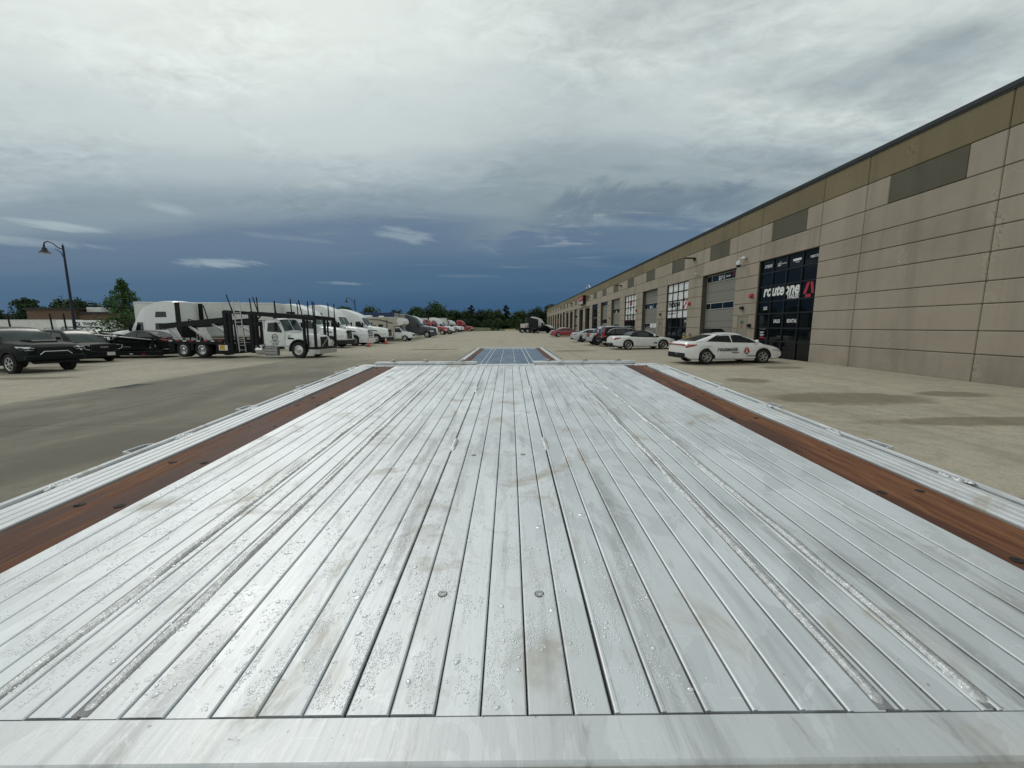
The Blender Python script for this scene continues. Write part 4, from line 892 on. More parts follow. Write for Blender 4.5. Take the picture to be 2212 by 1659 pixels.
# side rails: ribbed extrusion, slot, rub rail, spacers and stake pockets
for s_ in (-1, 1):
    for i, (a, b) in enumerate(((1.176, 1.200), (1.203, 1.229), (1.232, 1.258), (1.261, 1.290))):
        k = 1 - .014 * 0; lo, hi = sorted((s_ * a, s_ * b)); ext('side_rail_rib', lo, hi, .41, 3.53, RAIL, top=.001, ch=.003)
    lo, hi = sorted((s_ * 1.312, s_ * 1.330)); ext('rub_rail', lo, hi, .41, 3.50, RAIL, h0=-.07, top=.004, ch=.005)
    lo, hi = sorted((s_ * 1.288, s_ * 1.296)); ext('rail_web', lo, hi, .41, 3.53, RAIL, h0=-.16, top=-.012)
    for y in (.71, 1.16, 1.61, 2.06, 2.50, 2.92, 3.36):
        MB().box((s_ * 1.302, y, deck_z(y) - .022), (.026, .07, .045), .006).build('rail_spacer', RAIL, tr)
        r_ = random.Random(int(y * 100) + s_); b = MB()
        for q in range(7): b.lathe([(.001, -.004), (.008, -.002), (.006, .002), (.001, .0035)], (s_ * (1.300 + r_.uniform(-.014, .012)), y + (q - 4) * .013 + r_.uniform(-.004, .004), deck_z(y) + .001), 'Z', 7)
        b.build('weld_tack', WELD, tr, 60)
    for y in (.86, 1.46, 2.06 + .01, 2.655, 3.25):
        z = deck_z(y) - .004; b = MB()
        for p, q in (((1.333, y - .055), (1.366, y - .045)), ((1.366, y - .045), (1.366, y + .045)), ((1.366, y + .045), (1.333, y + .055))): b.bar((s_ * p[0], p[1], z - .05), (s_ * q[0], q[1], z - .05), .006, .11, .001)
        b.build('stake_pocket', RAIL, tr)
# front rail and nose
MB().span(-1.31, 1.31, .389, .4485, -.12, .0245, .004).build('front_rail', RAIL, tr, 40)
MB().span(-1.30, 1.30, .400, .43, -.55, -.12).build('nose_plate', DARKSTEEL, tr)
# rear cross beam of the upper deck, weld tabs, bolted edge plates, corner gussets
zb_ = deck_z(3.55)
MB().span(-1.30, 1.30, 3.535, 3.65, zb_ - .45, zb_ + .004, .006).build('step_beam', RAIL, tr, 40)
for x in (-1.155, -.72, -.27, .005, .31, .78, 1.16):
    r_ = random.Random(int(x * 77)); b = MB()
    for q in range(10): b.lathe([(.001, -.006), (.012, -.003), (.009, .005), (.001, .008)], (x + (q - 4.5) * .0165, 3.526 + r_.uniform(-.004, .004), zb_ - .001), 'Z', 7)
    b.build('weld_tack', WELD, tr, 60)
for x0, x1, bolts in ((-1.175, -.285, (-1.02, -.735, -.415)), (.205, 1.10, (.335, .66, .955))):
    MB().span(x0, x1, 3.575, 3.645, zb_ + .006, zb_ + .030, .004).build('edge_plate', RAIL, tr, 40)
    for x in bolts: MB().lathe([(.026, .030), (.026, .034), (.017, .034), (.017, .046), (.014, .048), (.001, .048)], (x, 3.61, zb_), 'Z', 10).build('edge_bolt', STEEL, tr, 30)
for s_ in (-1, 1): MB().prism([(s_ * 1.16, 3.54), (s_ * 1.345, 3.40), (s_ * 1.345, 3.47), (s_ * 1.25, 3.66), (s_ * 1.16, 3.66)], 'Z', zb_ - .03, zb_ - .006).build('corner_gusset', RAIL, tr)
# lower deck, reached by the step
Z2 = -.375; ye = 16.45
for a, b in zip([-1.0 + 2.0 * i / 35 for i in range(36)], [-1.0 + 2.0 * (i + 1) / 35 for i in range(36)]):
    if b > 1.001: break
    MB().span(a + .0025, b - .0025, 3.66, ye - .12, Z2 - .03, Z2 + rt.uniform(-.0012, .0012), .003).build('lower_deck_plank', ALU_FAR, tr)
for x in (-.685, -.555, .445, .575): MB().span(x - .008, x + .008, 3.7, ye - .13, Z2, Z2 + .007, .003).build('lower_weld_bead', FARW, tr)
for x in (-.225, .12):
    for i in range(16): MB().span(x - .010, x + .010, 4.0 + i * .77, 4.28 + i * .77, Z2, Z2 + .010, .004).build('weld_tack', FARW, tr)
for s_ in (-1, 1):
    for i in range(5):
        a, b = sorted((s_ * 1.005, s_ * 1.185)); MB().span(a, b, 3.68 + i * 2.53, 3.68 + (i + 1) * 2.53 - .006, Z2 - .03, Z2 - .002, .004).build('wooden_board', WOOD, tr)
    a, b = sorted((s_ * 1.19, s_ * 1.30)); MB().span(a, b, 3.66, ye, Z2 - .25, Z2 + .001, .004).build('side_rail_rib', RAIL, tr)
    a, b = sorted((s_ * 1.325, s_ * 1.338)); MB().span(a, b, 3.70, ye, Z2 - .07, Z2 + .003, .003).build('rub_rail', RAIL, tr)
    for i in range(20):
        y = 4.0 + i * .62; a, b = sorted((s_ * 1.30, s_ * 1.326)); MB().span(a, b, y - .04, y + .04, Z2 - .06, Z2 + .002, .004).build('rail_spacer', RAIL, tr)
        a, b = sorted((s_ * 1.338, s_ * 1.375)); MB().span(a, b, y + .22, y + .36, Z2 - .11, Z2 + .006, .006).build('stake_pocket', DARKSTEEL, tr)
MB().span(-1.31, 1.31, ye - .11, ye + .06, Z2 - .28, Z2 + .035, .01).build('rear_rail', WHITEP, tr)
# underframe: main beams, step wall, bogie wheels, landing legs
for s_ in (-1, 1):
    MB().span(s_ * .5 - .06, s_ * .5 + .06, 3.6, ye, Z2 - .42, Z2 - .04).span(s_ * .5 - .06, s_ * .5 + .06, .45, 3.6, -.40, -.06).build('main_beam', DARKSTEEL, tr)
    MB().span(s_ * .8 - .07, s_ * .8 + .07, 2.4, 2.54, -1.33, -.06).span(s_ * .8 - .14, s_ * .8 + .14, 2.36, 2.58, -1.36, -1.33).build('landing_leg', DARKSTEEL, tr)
    for y in (12.4, 13.75):
        t_, ri_ = wheel_meshes(.47, .5, .28, 'dual'); o = part('wheel', t_, None, tr); o.location = (s_ * .98, y, -.88); o.rotation_euler = (0, 0, R(90 * s_)); part('rim', ri_.copy(), ALLOY, o)
MB().span(-1.28, 1.28, 3.62, 3.66, -.42, .0).build('step_wall', RAIL, tr)
# rain beads lying on the near planks: clusters, none in the grooves
def droplets():
    r_ = random.Random(21); vs = []; fs = []
    cl = [(-.60, .75, .16, .30), (-.86, .85, .12, .25), (-.33, .70, .16, .25), (-.12, .62, .10, .16), (-.02, .72, .09, .22), (.05, .60, .10, .14), (.10, .80, .07, .3), (.16, .58, .05, .14), (-.24, .56, .09, .1), (-.42, .52, .12, .07), (-.92, 1.15, .06, .4), (.02, 1.0, .12, .25), (-.45, 1.1, .2, .3), (-.18, .52, .2, .06), (.08, .51, .1, .05), (-.70, .60, .12, .12), (.20, .72, .05, .14), (-.25, .90, .10, .20)]
    cells = {}; made = 0
    from mathutils import noise as mn
    blob = lambda x, y: mn.noise(Vector((x * 30, y * 13, .3))) + .6 * mn.noise(Vector((x * 75, y * 48, 4)))
    for _ in range(90000):
        if made > 13000: break
        cx, cy, sx, sy = cl[int(r_.random() * len(cl))]
        x, y = r_.gauss(cx, sx * .55), r_.gauss(cy, sy * .55)
        if not (-.975 < x < .40 and YA + .008 < y < 1.9): continue
        if blob(x, y) < .07: continue
        if min(abs(x - g) for g in gr) < .0045: continue
        big = r_.random(); rr = .0008 + .0013 * r_.random() ** 2 if big < .965 else (.0026 + .0018 * r_.random() if big < .997 else .005 + .003 * r_.random())
        key = (int(x / .006), int(y / .006))
        if any(math.hypot(x - p[0], y - p[1]) < (rr + p[2]) * .92 for a in (-1, 0, 1) for b in (-1, 0, 1) for p in cells.get((key[0] + a, key[1] + b), ())): continue
        cells.setdefault(key, []).append((x, y, rr)); made += 1
        z = deck_z(y); e = r_.uniform(.75, 1.35); a0 = r_.random() * 6.28; n = 7 if rr < .0026 else 11; o = len(vs); ca, sa_ = math.cos(a0), math.sin(a0)
        for f, hh in ((1.0, -.0002), (.78, .26 if rr < .005 else .12), (.40, .40 if rr < .005 else .15)):
            for k in range(n):
                t = 6.2832 * k / n; wv = 1 + (.14 * math.sin(2 * t + a0) if n > 7 else 0); px, py = math.cos(t) * rr * f * e * wv, math.sin(t) * rr * f / e * wv
                vs.append((x + px * ca - py * sa_, y + px * sa_ + py * ca, z + hh * rr * 1.15))
        vs.append((x, y, z + rr * (.50 if rr < .005 else .18))); c = len(vs) - 1
        for q in range(2): fs += [(o + q * n + k, o + q * n + (k + 1) % n, o + (q + 1) * n + (k + 1) % n, o + (q + 1) * n + k) for k in range(n)]
        fs += [(o + 2 * n + k, o + 2 * n + (k + 1) % n, c) for k in range(n)]
    m, T, b = new_mat('rain_bead'); b.inputs['Base Color'].default_value = (.72, .745, .765, 1); b.inputs['Metallic'].default_value = .8
    T.put(b.inputs['Roughness'], T.ramp(T.noise(wpos(T), 40, 2), [(.3, .26), (.7, .40)]))
    o = MB().add(vs, fs).build('rain_drops', m, tr, 70); tag(o, kind='stuff')
droplets()
# ------------------------------------------------------------------ parked cars along the warehouse
def emb(y, z, s, m, m2, parent, x0, fwd=True):
    pass
SEDAN_TOP = lambda L, b=.98, h=.93, n=.66, m=.94: [(-L / 2, b - .12), (-L / 2 + .12, b), (-L * .30, b + .01), (0, m), (L * .20, m - .005), (L * .36, h - .10), (L / 2 - .12, n + .04), (L / 2, n - .10)]
sidewins = lambda a0, a1, b0, b1, z0, z1, c0, c1, d0, d1: ((([(a0, z0), (a1, z0 - .005)]), ([(b0, z1 - .05), ((b0 + b1) / 2, z1), (b1, z1)])), (([(c0, z0 - .005), (c1, z0 - .02)]), ([(d0, z1), ((d0 + d1) / 2, z1 - .01), (d1, z1 - .10)])))
CW = paint('car_white', (.76, .77, .77)); CR = paint('car_red', (.27, .012, .02)); CS = paint('car_silver', (.44, .47, .50), .55); CB = paint('car_black', (.006, .0065, .008)); CG = paint('car_dark_green', (.006, .0105, .0115)); CC = paint('car_charcoal', (.011, .012, .013), .1); CN = paint('car_navy', (.015, .022, .05)); CGR = paint('car_grey_silver', (.30, .33, .36), .5)
def sedan(name, label, x, y, rz, m, L=4.7, W=1.82, zr=1.43, wb=2.72, rw=.33, style='five', rim=ALLOY, scale=1.0, coupe=False, roof_m=None, glass=GLASS, lines=None):
    k = L / 4.7
    top = lines or [(-L / 2, .82), (-L / 2 + .10, .98), (-1.75 * k, 1.02), (-.6, .97), (.6, .93), (1.10 * k, .93), (1.75 * k, .84), (2.16 * k, .74), (L / 2, .62)]
    roof = [(-1.90 * k, 1.03), (-1.35 * k, 1.20), (-.75 * k, zr - .05), (-.15, zr), (.25, zr - .02), (.70 * k, zr - .20), (1.32 * k, .93)]
    z0, z1 = 1.015, zr - .075
    wins = ((([(-1.42 * k, z0 + .02), (-.20, z0 - .03)]), ([(-.80 * k, z1 - .03), (-.22, z1)])), (([(-.15, z0 - .03), (1.08 * k, z0 - .06)]), ([(-.15, z1), (.46 * k, z1 - .06)])))
    if coupe: wins = ((([(-.55, .98), (.88 * k, .95)]), ([(-.48, zr - .10), (.34, zr - .12)])),)
    return car(name, label, 'car', x, y, rz, m, L, W, top, roof, ((-1.86 * k, -1.0 * k), (.38 * k, 1.28 * k)), wb, rw=rw, style=style, rim_m=rim, doors=1 if coupe else 2, windows=wins, scale=scale, roof_m=roof_m, glass=glass, sgroup=None)
t, sh, cb, ft = sedan('sedan_car', 'white sedan with routeone lettering on its doors, nearest the big black shopfront', 10.1, 19.7, 6.5, CW, 4.72, 1.83, 1.42, 2.75, .335, 'turbine', simple('grey_wheel', (.36, .365, .37), .4, .7), 1.0)
yy = -(sh.y_at(-.2, .62) + .030)
text('door_lettering', 'routeone', .27, BLACKD, t, (-.92, yy, .60), ((1, 0, 0), (0, 0, 1)), .02, .2, .95)
text('door_lettering', 'TRAILERS', .085, BLACKD, t, (-.22, yy, .50), ((1, 0, 0), (0, 0, 1)), .01); text('door_lettering', 'routeonetrailers.com', .085, BLACKD, t, (.52, yy, .36), ((1, 0, 0), (0, 0, 1)), .01)
for pl, m in (([(0.36, .53), (.46, .53), (.50, .76), (.44, .76)], REDD), ([(.56, .53), (.66, .53), (.58, .76), (.52, .76)], REDD), ([(.44, .47), (.60, .47), (.58, .52), (.46, .52)], BLACKD)):
    MB().prism(pl, 'Y', yy, yy - .004).build('door_emblem', m, t)
MB().box((-2.37, 0, .88), (.05, 1.5, .07), .02).build('rear_light_bar', TAILL, t); MB().prism([(-2.40, .27), (-1.80, .25), (-1.86, .36), (-2.30, .50), (-2.40, .50)], 'Y', -.74, .74).build('rear_diffuser', PLASTIC, t); MB().prism([(-.78, 1.40), (-.64, 1.40), (-.78, 1.48)], 'Y', -.02, .02).build('roof_fin', PLASTIC, t)
SLTOP = [(-2.26, .80), (-2.18, .90), (-1.3, .93), (-.3, .90), (.6, .88), (1.2, .86), (1.9, .76), (2.2, .66), (2.26, .55)]
t, sh, cb, ft = car('convertible_car', 'white two door roadster with black fabric roof and multi spoke wheels', 'car', 9.85, 31.6, 5, CW, 4.55, 1.83, SLTOP,
    [(-1.12, .95), (-.85, 1.18), (-.45, 1.29), (.05, 1.31), (.35, 1.22), (.95, .90)], ((-1.05, -.75), (.16, .92)), 2.52, rw=.325, style='multi', rim_m=CHROME, doors=1,
    windows=((([(-.62, .95), (.66, .91)]), ([(-.55, 1.19), (.20, 1.18)])),), roof_m=simple('black_soft_top', (.014, .014, .015), .85), rr=.235, scale=1.06)
MB().bar((.97, -.70, .93), (.18, -.60, 1.29), .05).bar((.97, .70, .93), (.18, .60, 1.29), .05).bar((.18, -.60, 1.29), (.18, .60, 1.29), .05).build('windscreen_frame', CW, t)
sh.side(([(.55, .42), (.80, .42)], [(.55, .50), (.80, .50)]), -1, .02).build('side_vent', PLASTIC, t)
def suv(name, label, x, y, rz, m, L=4.55, W=1.84, zr=1.66, wb=2.65, rw=.36, style='split', rim=ALLOY, scale=1.0, long=False, rack=False, cat='car'):
    k = L / 4.55; h = zr / 1.66
    top = [(-L / 2, .78 * h), (-L / 2 + .1, .98 * h), (-1.0 * k, 1.02 * h), (.5 * k, 1.0 * h), (1.15 * k, 1.0 * h), (1.75 * k, .93 * h), (2.15 * k, .82 * h), (L / 2, .62 * h)]
    roof = [(-L / 2 + .06, 1.02 * h), (-L / 2 + .28, 1.36 * h), (-L / 2 + .55, zr - .04), (-.3 * k, zr), (.25 * k, zr - .03), (.62 * k, zr - .16), (1.30 * k, 1.0 * h)]
    a = -L / 2 + .62; z0, z1 = 1.07 * h, zr - .13
    wins = ((([(a - .12, z0 + .06), (-1.08 * k, z0)]), ([(a + .12, z1 - .06), (-1.08 * k, z1 - .01)])), (([(-1.0 * k, z0), (-.18 * k, z0 - .01)]), ([(-1.0 * k, z1), (-.18 * k, z1)])), (([(-.10 * k, z0 - .01), (.98 * k, z0 - .03)]), ([(-.10 * k, z1), (.44 * k, z1 - .05)])))
    r = car(name, label, cat, x, y, rz, m, L, W, top, roof, ((-L / 2 + .10, -L / 2 + .34), (.33 * k, 1.26 * k)), wb, rw=rw, style=style, rim_m=rim, windows=wins, scale=scale, kind='suv', zb=.25, trim=PLASTIC)
    if rack:
        for sgn in (-1, 1): MB().tube([(-L * .38, sgn * .56, zr), (-L * .34, sgn * .56, zr + .09), (L * .02, sgn * .56, zr + .10), (L * .07, sgn * .56, zr - .01)], .018, 6).build('roof_rail', m, r[0])
    return r
t, sh, cb, ft = suv('suv_car', 'black crossover with tall red tail lights behind the white roadster', 9.75, 35.9, 4, CC, 4.6, 1.84, 1.66, 2.62, .35, 'split', ALLOY)
for sgn in (-1, 1): MB().prism([(-2.27, .86), (-2.05, .92), (-1.92, 1.45), (-2.02, 1.50), (-2.12, 1.10), (-2.27, 1.05)], 'Y', sgn * .66, sgn * .905).build('tail_lamp', TAILL, t)
MB().tube([(x, -(cb.y_at(x, z) + .012), z) for x, z in ((-1.75, 1.18), (-1.5, 1.40), (-1.1, 1.53), (-.3, 1.565), (.3, 1.52), (.75, 1.36), (1.1, 1.15))], .022, 6).build('window_trim', CHROME, t)
MB().tube([(-1.5, -.58, 1.655), (-1.2, -.58, 1.70), (.3, -.58, 1.70), (.55, -.58, 1.63)], .022, 6).build('roof_rail', CHROME, t)
sh.side(([(-2.2, .33), (-1.8, .33)], [(-2.2, .45), (-1.8, .42)]), -1, .02).build('bumper_trim', ALLOY, t)
t, _, _, _ = suv('suv_car', 'pale silver crossover mostly hidden behind the black crossover', 10.6, 42.0, 4, CGR, 4.6, 1.84, 1.70, 2.65, .35, rack=True)
MB().bar((-1.2, .1, 1.68), (-1.55, .1, 1.95), .012).build('antenna', PLASTIC, t)
def pickup(name, label, x, y, rz, m, L=5.9, W=2.03, zr=1.98, wb=3.68, rw=.43, style='six', rim=ALLOY, hood=1.22, bed=1.28, cabx=(-.95, 1.32), scale=1.0, zb=.42, bedcover=True, flare=0.0):
    x0, x1 = cabx
    top = [(-L / 2, bed - .06), (-L / 2 + .06, bed), (x0 - .1, bed), (x0 + .3, bed - .02), (x1 - .3, hood + .02), (x1 + .2, hood), (L / 2 - .35, hood - .08), (L / 2 - .06, hood - .20), (L / 2, hood - .32)]
    roof = [(x0 - .05, bed), (x0 + .12, zr - .12), (x0 + .45, zr), (x0 + (x1 - x0) * .45, zr), (x1 - .85, zr - .04), (x1 - .55, zr - .16), (x1 + .12, hood)]
    z0, z1 = bed + .03, zr - .13; mid = (x0 + x1) / 2 - .12
    wins = ((([(x0 + .22, z0), (mid - .04, z0)]), ([(x0 + .34, z1), (mid - .04, z1)])), (([(mid + .04, z0), (x1 - .20, z0 - .02)]), ([(mid + .04, z1), (x1 - .68, z1 - .03)])))
    r = car(name, label, 'pickup truck', x, y, rz, m, L, W, top, roof, ((x0 - .02, x0 + .13), (x1 - .80, x1 + .06)), wb, rw=rw, style=style, rim_m=rim, windows=wins, kind='truck', zb=zb, trim=PLASTIC, scale=scale, tw=.29)
    t = r[0]; MB().span(-L / 2 + .08, x0 - .12, -W / 2 + .16, W / 2 - .16, bed - .02, bed + .045, .01).build('bed_cover', PLASTIC, t)
    MB().box((-L / 2 - .03, 0, bed - .28), (.03, W * .72, .42), .01).build('tailgate', m, t)
    return r
t, sh, cb, ft = pickup('pickup_truck', 'silver compact pickup parked beside the black crossover', 9.25, 38.7, 3, CS, 5.05, 1.84, 1.74, 3.07, .37, 'split', DARKALLOY, 1.12, 1.12, (-.75, 1.2), zb=.32)
MB().prism([(-2.50, .78), (-2.28, .78), (-2.28, 1.06), (-2.50, 1.06)], 'Y', -.925, -.70).build('tail_lamp', TAILL, t); MB().box((-2.40, -.93, .92), (.12, .02, .05), .005).build('tail_lamp_lens', HEADL, t)
for sgn in (-1, 1):
    for ax in (-1.535, 1.535): sh.side(([(ax - .50, .36), (ax + .50, .36)], [(ax - .46, .44), (ax + .46, .44)]), sgn, .02) if False else MB().arc([(.44, sgn * .90), (.475, sgn * .925), (.50, sgn * .925), (.50, sgn * .86)], (ax, 0, .37)).build('arch_trim', PLASTIC, t)
t, sh, cb, ft = sedan('sedan_car', 'silver sedan between the silver pickup and the red sedan', 9.05, 46.0, 3, CS, 4.9, 1.85, 1.43, 2.8, .34, 'five', DARKALLOY)
t, sh, cb, ft = sedan('sedan_car', 'red sedan parked by the far bay doors', 8.7, 66.3, 2, CR, 5.05, 1.85, 1.47, 2.8, .34, 'five', CHROME)
t, sh, cb, ft = sedan('sedan_car', 'white sedan half hidden behind the red sedan', 8.9, 70.3, 2, CW, 4.8, 1.85, 1.48, 2.75, .34, 'five')
t, sh, cb, ft = pickup('pickup_truck', 'black crew cab pickup by the white sleeper tractor at the far end', 7.5, 101, 28, CB, 6.1, 2.03, 1.95, 3.8, .42, 'six', CHROME, 1.2, 1.25)
# ------------------------------------------------------------------ dark vehicles at the left
t, sh, cb, ft = pickup('pickup_truck', 'dark green off road pickup with a hood scoop, cut by the left edge', -23.8, 19.75, -16, CG, 5.95, 2.18, 2.08, 3.68, .445, 'split', ALLOY, 1.42, 1.42, (-1.15, 1.10), zb=.52)
for sgn in (-1, 1):
    for ax in (-1.84, 1.84): MB().arc([(.50, sgn * 1.06), (.55, sgn * 1.10), (.60, sgn * 1.10), (.60, sgn * .98)], (ax, 0, .445)).build('fender_flare', PLASTIC, t)
MB().box((2.93, 0, 1.02), (.16, 1.30, .40), .05).build('grille_panel', PLASTIC, t); MB().tube([(3.02, -.55, .86), (3.03, -.40, 1.00), (3.03, .40, 1.00), (3.02, .55, .86)], .02, 6).build('grille_surround', CHROME, t)
MB().prism([(1.45, 1.44), (2.35, 1.37), (2.35, 1.45), (2.2, 1.50), (1.45, 1.49)], 'Y', -.42, .42).build('hood_scoop', CG, t); MB().box((2.36, 0, 1.425), (.03, .72, .05), .01).build('scoop_opening', BLACKP, t)
MB().box((2.92, 0, .72), (.30, 2.02, .26), .07).build('front_bumper', CG, t); MB().box((2.85, 0, .52), (.3, 1.5, .14), .05).build('skid_plate', PLASTIC, t)
for sgn in (-1, 1): MB().prism([(2.56, 1.20), (2.93, 1.15), (2.93, 1.04), (2.62, 1.05)], 'Y', sgn * .70, sgn * 1.02).build('headlamp', BLACKP, t); MB().box((2.90, sgn * .84, 1.15), (.14, .34, .03), .01).build('lamp_strip', HEADL, t); MB().box((2.93, sgn * .86, 1.06), (.10, .28, .025), .01).build('lamp_strip', HEADL, t)
t, sh, cb, ft = suv('suv_car', 'large dark green black family wagon with a wide grille and front plate', -26.9, 25.2, -13, CG, 5.35, 2.06, 1.93, 3.07, .42, 'six', DARKALLOY, cat='suv')
MB().box((2.62, 0, .88), (.16, 1.30, .46), .06).build('grille_panel', PLASTIC, t); MB().tube([(2.70, -.68, .70), (2.71, -.60, 1.10), (2.71, .60, 1.10), (2.70, .68, .70), (2.70, .3, .64), (2.70, -.3, .64), (2.70, -.68, .70)], .022, 6).build('grille_surround', DARKALLOY, t)
MB().box((2.71, 0, .92), (.03, .42, .10), .01).build('grille_badge', CHROME, t); MB().box((2.72, .30, .52), (.02, .42, .20), .005).build('front_plate', simple('pale_plate', (.6, .6, .58), .5), t)
for sgn in (-1, 1): MB().prism([(2.30, 1.06), (2.62, 1.04), (2.64, .80), (2.56, .78)], 'Y', sgn * .72, sgn * .97).build('headlamp', BLACKP, t); MB().tube([(2.66, sgn * .98, 1.05), (2.66, sgn * .92, .84), (2.68, sgn * .74, .78)], .018, 6).build('lamp_strip', HEADL, t)
t, sh, cb, ft = suv('suv_car', 'dark blue wagon with long roof rails behind the dark family wagon', -31.5, 30.0, -8, CN, 5.1, 1.98, 1.98, 2.95, .40, 'six', ALLOY, rack=True, cat='suv')
b = MB()
for sgn in (-1, 1): b.tube([(-.3, sgn * .62, 2.02), (-.2, sgn * .62, 2.16), (1.2, sgn * .62, 2.15), (1.35, sgn * .62, 2.05)], .03, 6)
for q in (0, .4, .8, 1.2): b.bar((q, -.62, 2.13), (q, .62, 2.13), .03)
b.build('roof_basket', BLACKP, t)
# ------------------------------------------------------------------ the row of tractors on the left
TW = paint('truck_white', (.72, .73, .73)); TG = paint('truck_grey', (.085, .092, .10), .3); TRD = paint('truck_red', (.33, .012, .02))
TRL = simple('trailer_white', (.62, .625, .60), .45, var=.08, scale=2); TBL = simple('trailer_blue', (.012, .028, .10), .5, var=.2); TGY = simple('trailer_grey', (.30, .30, .29), .5, var=.1)
GBLUE = simple('blue_grille', (.02, .035, .08), .3, .4)
tractor('white sleeper tractor directly behind the car carrier cab', -15.35, 39.2, -4, TW, 4.05, 2.3)
tt, hd, cb = tractor('white sleeper tractor with a dark blue striped grille, behind the first traffic cone', -14.75, 43.3, -5, TW, 4.15, 2.3, bumper_m=TW, grille_m=GBLUE, extender=False)
for i in range(4): MB().box((.05, 0, .92 + i * .19), (.06, .98, .07), .02).build('grille_slat', WHITEP, tt)
tractor('white sleeper tractor beside the motorhome, behind the second traffic cone', -14.35, 48.9, -3, TW, 3.95, 2.7)
box_trailer('long white ribbed box trailer behind the car carrier', -21.0, 37.8, 8, 10.9, TRL)
tw_, _, _ = tractor('white sleeper tractor facing away left, its black side fins showing, before the ribbed trailer', -32.0, 33.4, 178, TW, 4.15, 2.45)
MB().span(-6.22, -6.18, -.7, .7, 1.3, 2.4, .02).bar((-6.5, -.5, 1.1), (-6.5, -.5, 2.6), .06).bar((-6.5, -.5, 2.6), (-6.5, .3, 2.75), .06).bar((-6.5, .3, 1.1), (-6.5, .3, 2.75), .06).tube([(-6.3, -.4, 1.6), (-6.7, -.4, 1.3), (-6.9, 0, 1.2), (-6.7, .3, 1.4), (-6.3, .4, 1.7)], .03, 6).build('hose_rack', BLACKP, tw_)
box_trailer('dark blue curtain trailer showing above the motorhome', -18.6, 67.2, 2, 14.5, TBL, 4.15, 1.2, False, end_m=TGY)
box_trailer('pale grey trailer end beside the dark blue trailer', -18.2, 70.2, 0, 10, TGY, 4.0, 1.2)
tractor('dark grey sleeper tractor beyond the grass island', -13.3, 72.2, -2, TG, 4.05, 2.7, bumper_m=TG)
tractor('white sleeper tractor between the dark grey one and the red one', -14.5, 82, -2, TW, 4.0, 2.4, bumper_m=CHROME)
tractor('red mid roof tractor, first red one from the grey tractor', -14.6, 95.5, -2, TRD, 3.45, 1.9)
tractor('white sleeper tractor just beyond the nearer red tractor', -14.2, 103.5, -2, TW, 4.05, 2.4)
box_trailer('white ribbed trailer end rising behind the farther white tractors', -17.8, 113, 0, 13, TRL, 4.15, 1.2)
tractor('white sleeper tractor, nearer of the pair beside the far red one', -16.2, 134, -2, TW, 4.05, 2.4)
tractor('white sleeper tractor, farther of the pair beside the far red one', -16.4, 143, -2, TW, 4.05, 2.4)
tractor('red tractor with a white roof fairing, last in the row', -14.0, 151, -2, TRD, 4.1, 2.2, roof_m=TRD)
# motorhome
rv = thing('motorhome', 'beige and white cab over motorhome with swoosh stripes', 'motorhome', (-13.2, 55.8, gz(-13.2)), -3)
RVB = simple('motorhome_beige', (.42, .39, .33), .45, var=.05); RVW = paint('motorhome_white', (.72, .72, .70)); RVD = simple('swoosh_brown', (.10, .085, .07), .5)
MB().prism([(-7.2, .42), (-2.35, .42), (-2.35, 1.95), (-1.55, 2.05), (-1.05, 2.3), (-1.0, 2.62), (-1.25, 2.95), (-1.75, 3.08), (-7.2, 3.10)], 'Y', -1.18, 1.18).build('coach_body', RVB, rv)
MB().span(-7.2, -1.7, -1.19, 1.19, 3.09, 3.15, .02).build('coach_roof', RVW, rv); MB().prism([(-1.6, 2.02), (-1.02, 2.28), (-.97, 2.62), (-1.24, 2.99), (-1.7, 3.06), (-1.9, 2.6)], 'Y', -1.195, 1.195).build('overcab_nose', RVW, rv)
def vh(q): 
    zt = curve1([(-2.4, 1.98), (-1.75, 1.95), (-1.15, 1.30), (-.5, 1.16), (-.12, 1.02), (0, .8)])(q); w = curve1([(-2.4, 1.0), (-1, .98), (0, .86)])(q); d = abs(q + .95); z0 = .42
    if d < .45: z0 = max(z0, .36 + math.sqrt(.45 ** 2 - d * d))
    return [(w, min(z0, zt - .12)), (w, min(z0, zt - .12) + .05), (w * .99, zt * .75 if zt * .75 > z0 + .06 else z0 + .07), (w * .9, zt - .03), (w * .6, zt), (0, zt + .02)]
vs_ = Shell(vh, sorted({-2.4 + 2.4 * i / 22 for i in range(23)} | {-.95 + .45 * s for s in (-1, -.97, -.7, -.4, 0, .4, .7, .97, 1)})); vs_.mesh('cab', RVW, rv)
vs_.top(-1.70, -1.20, -.8, .8, -.85, .85, .01).build('windshield', WGLASS, rv)
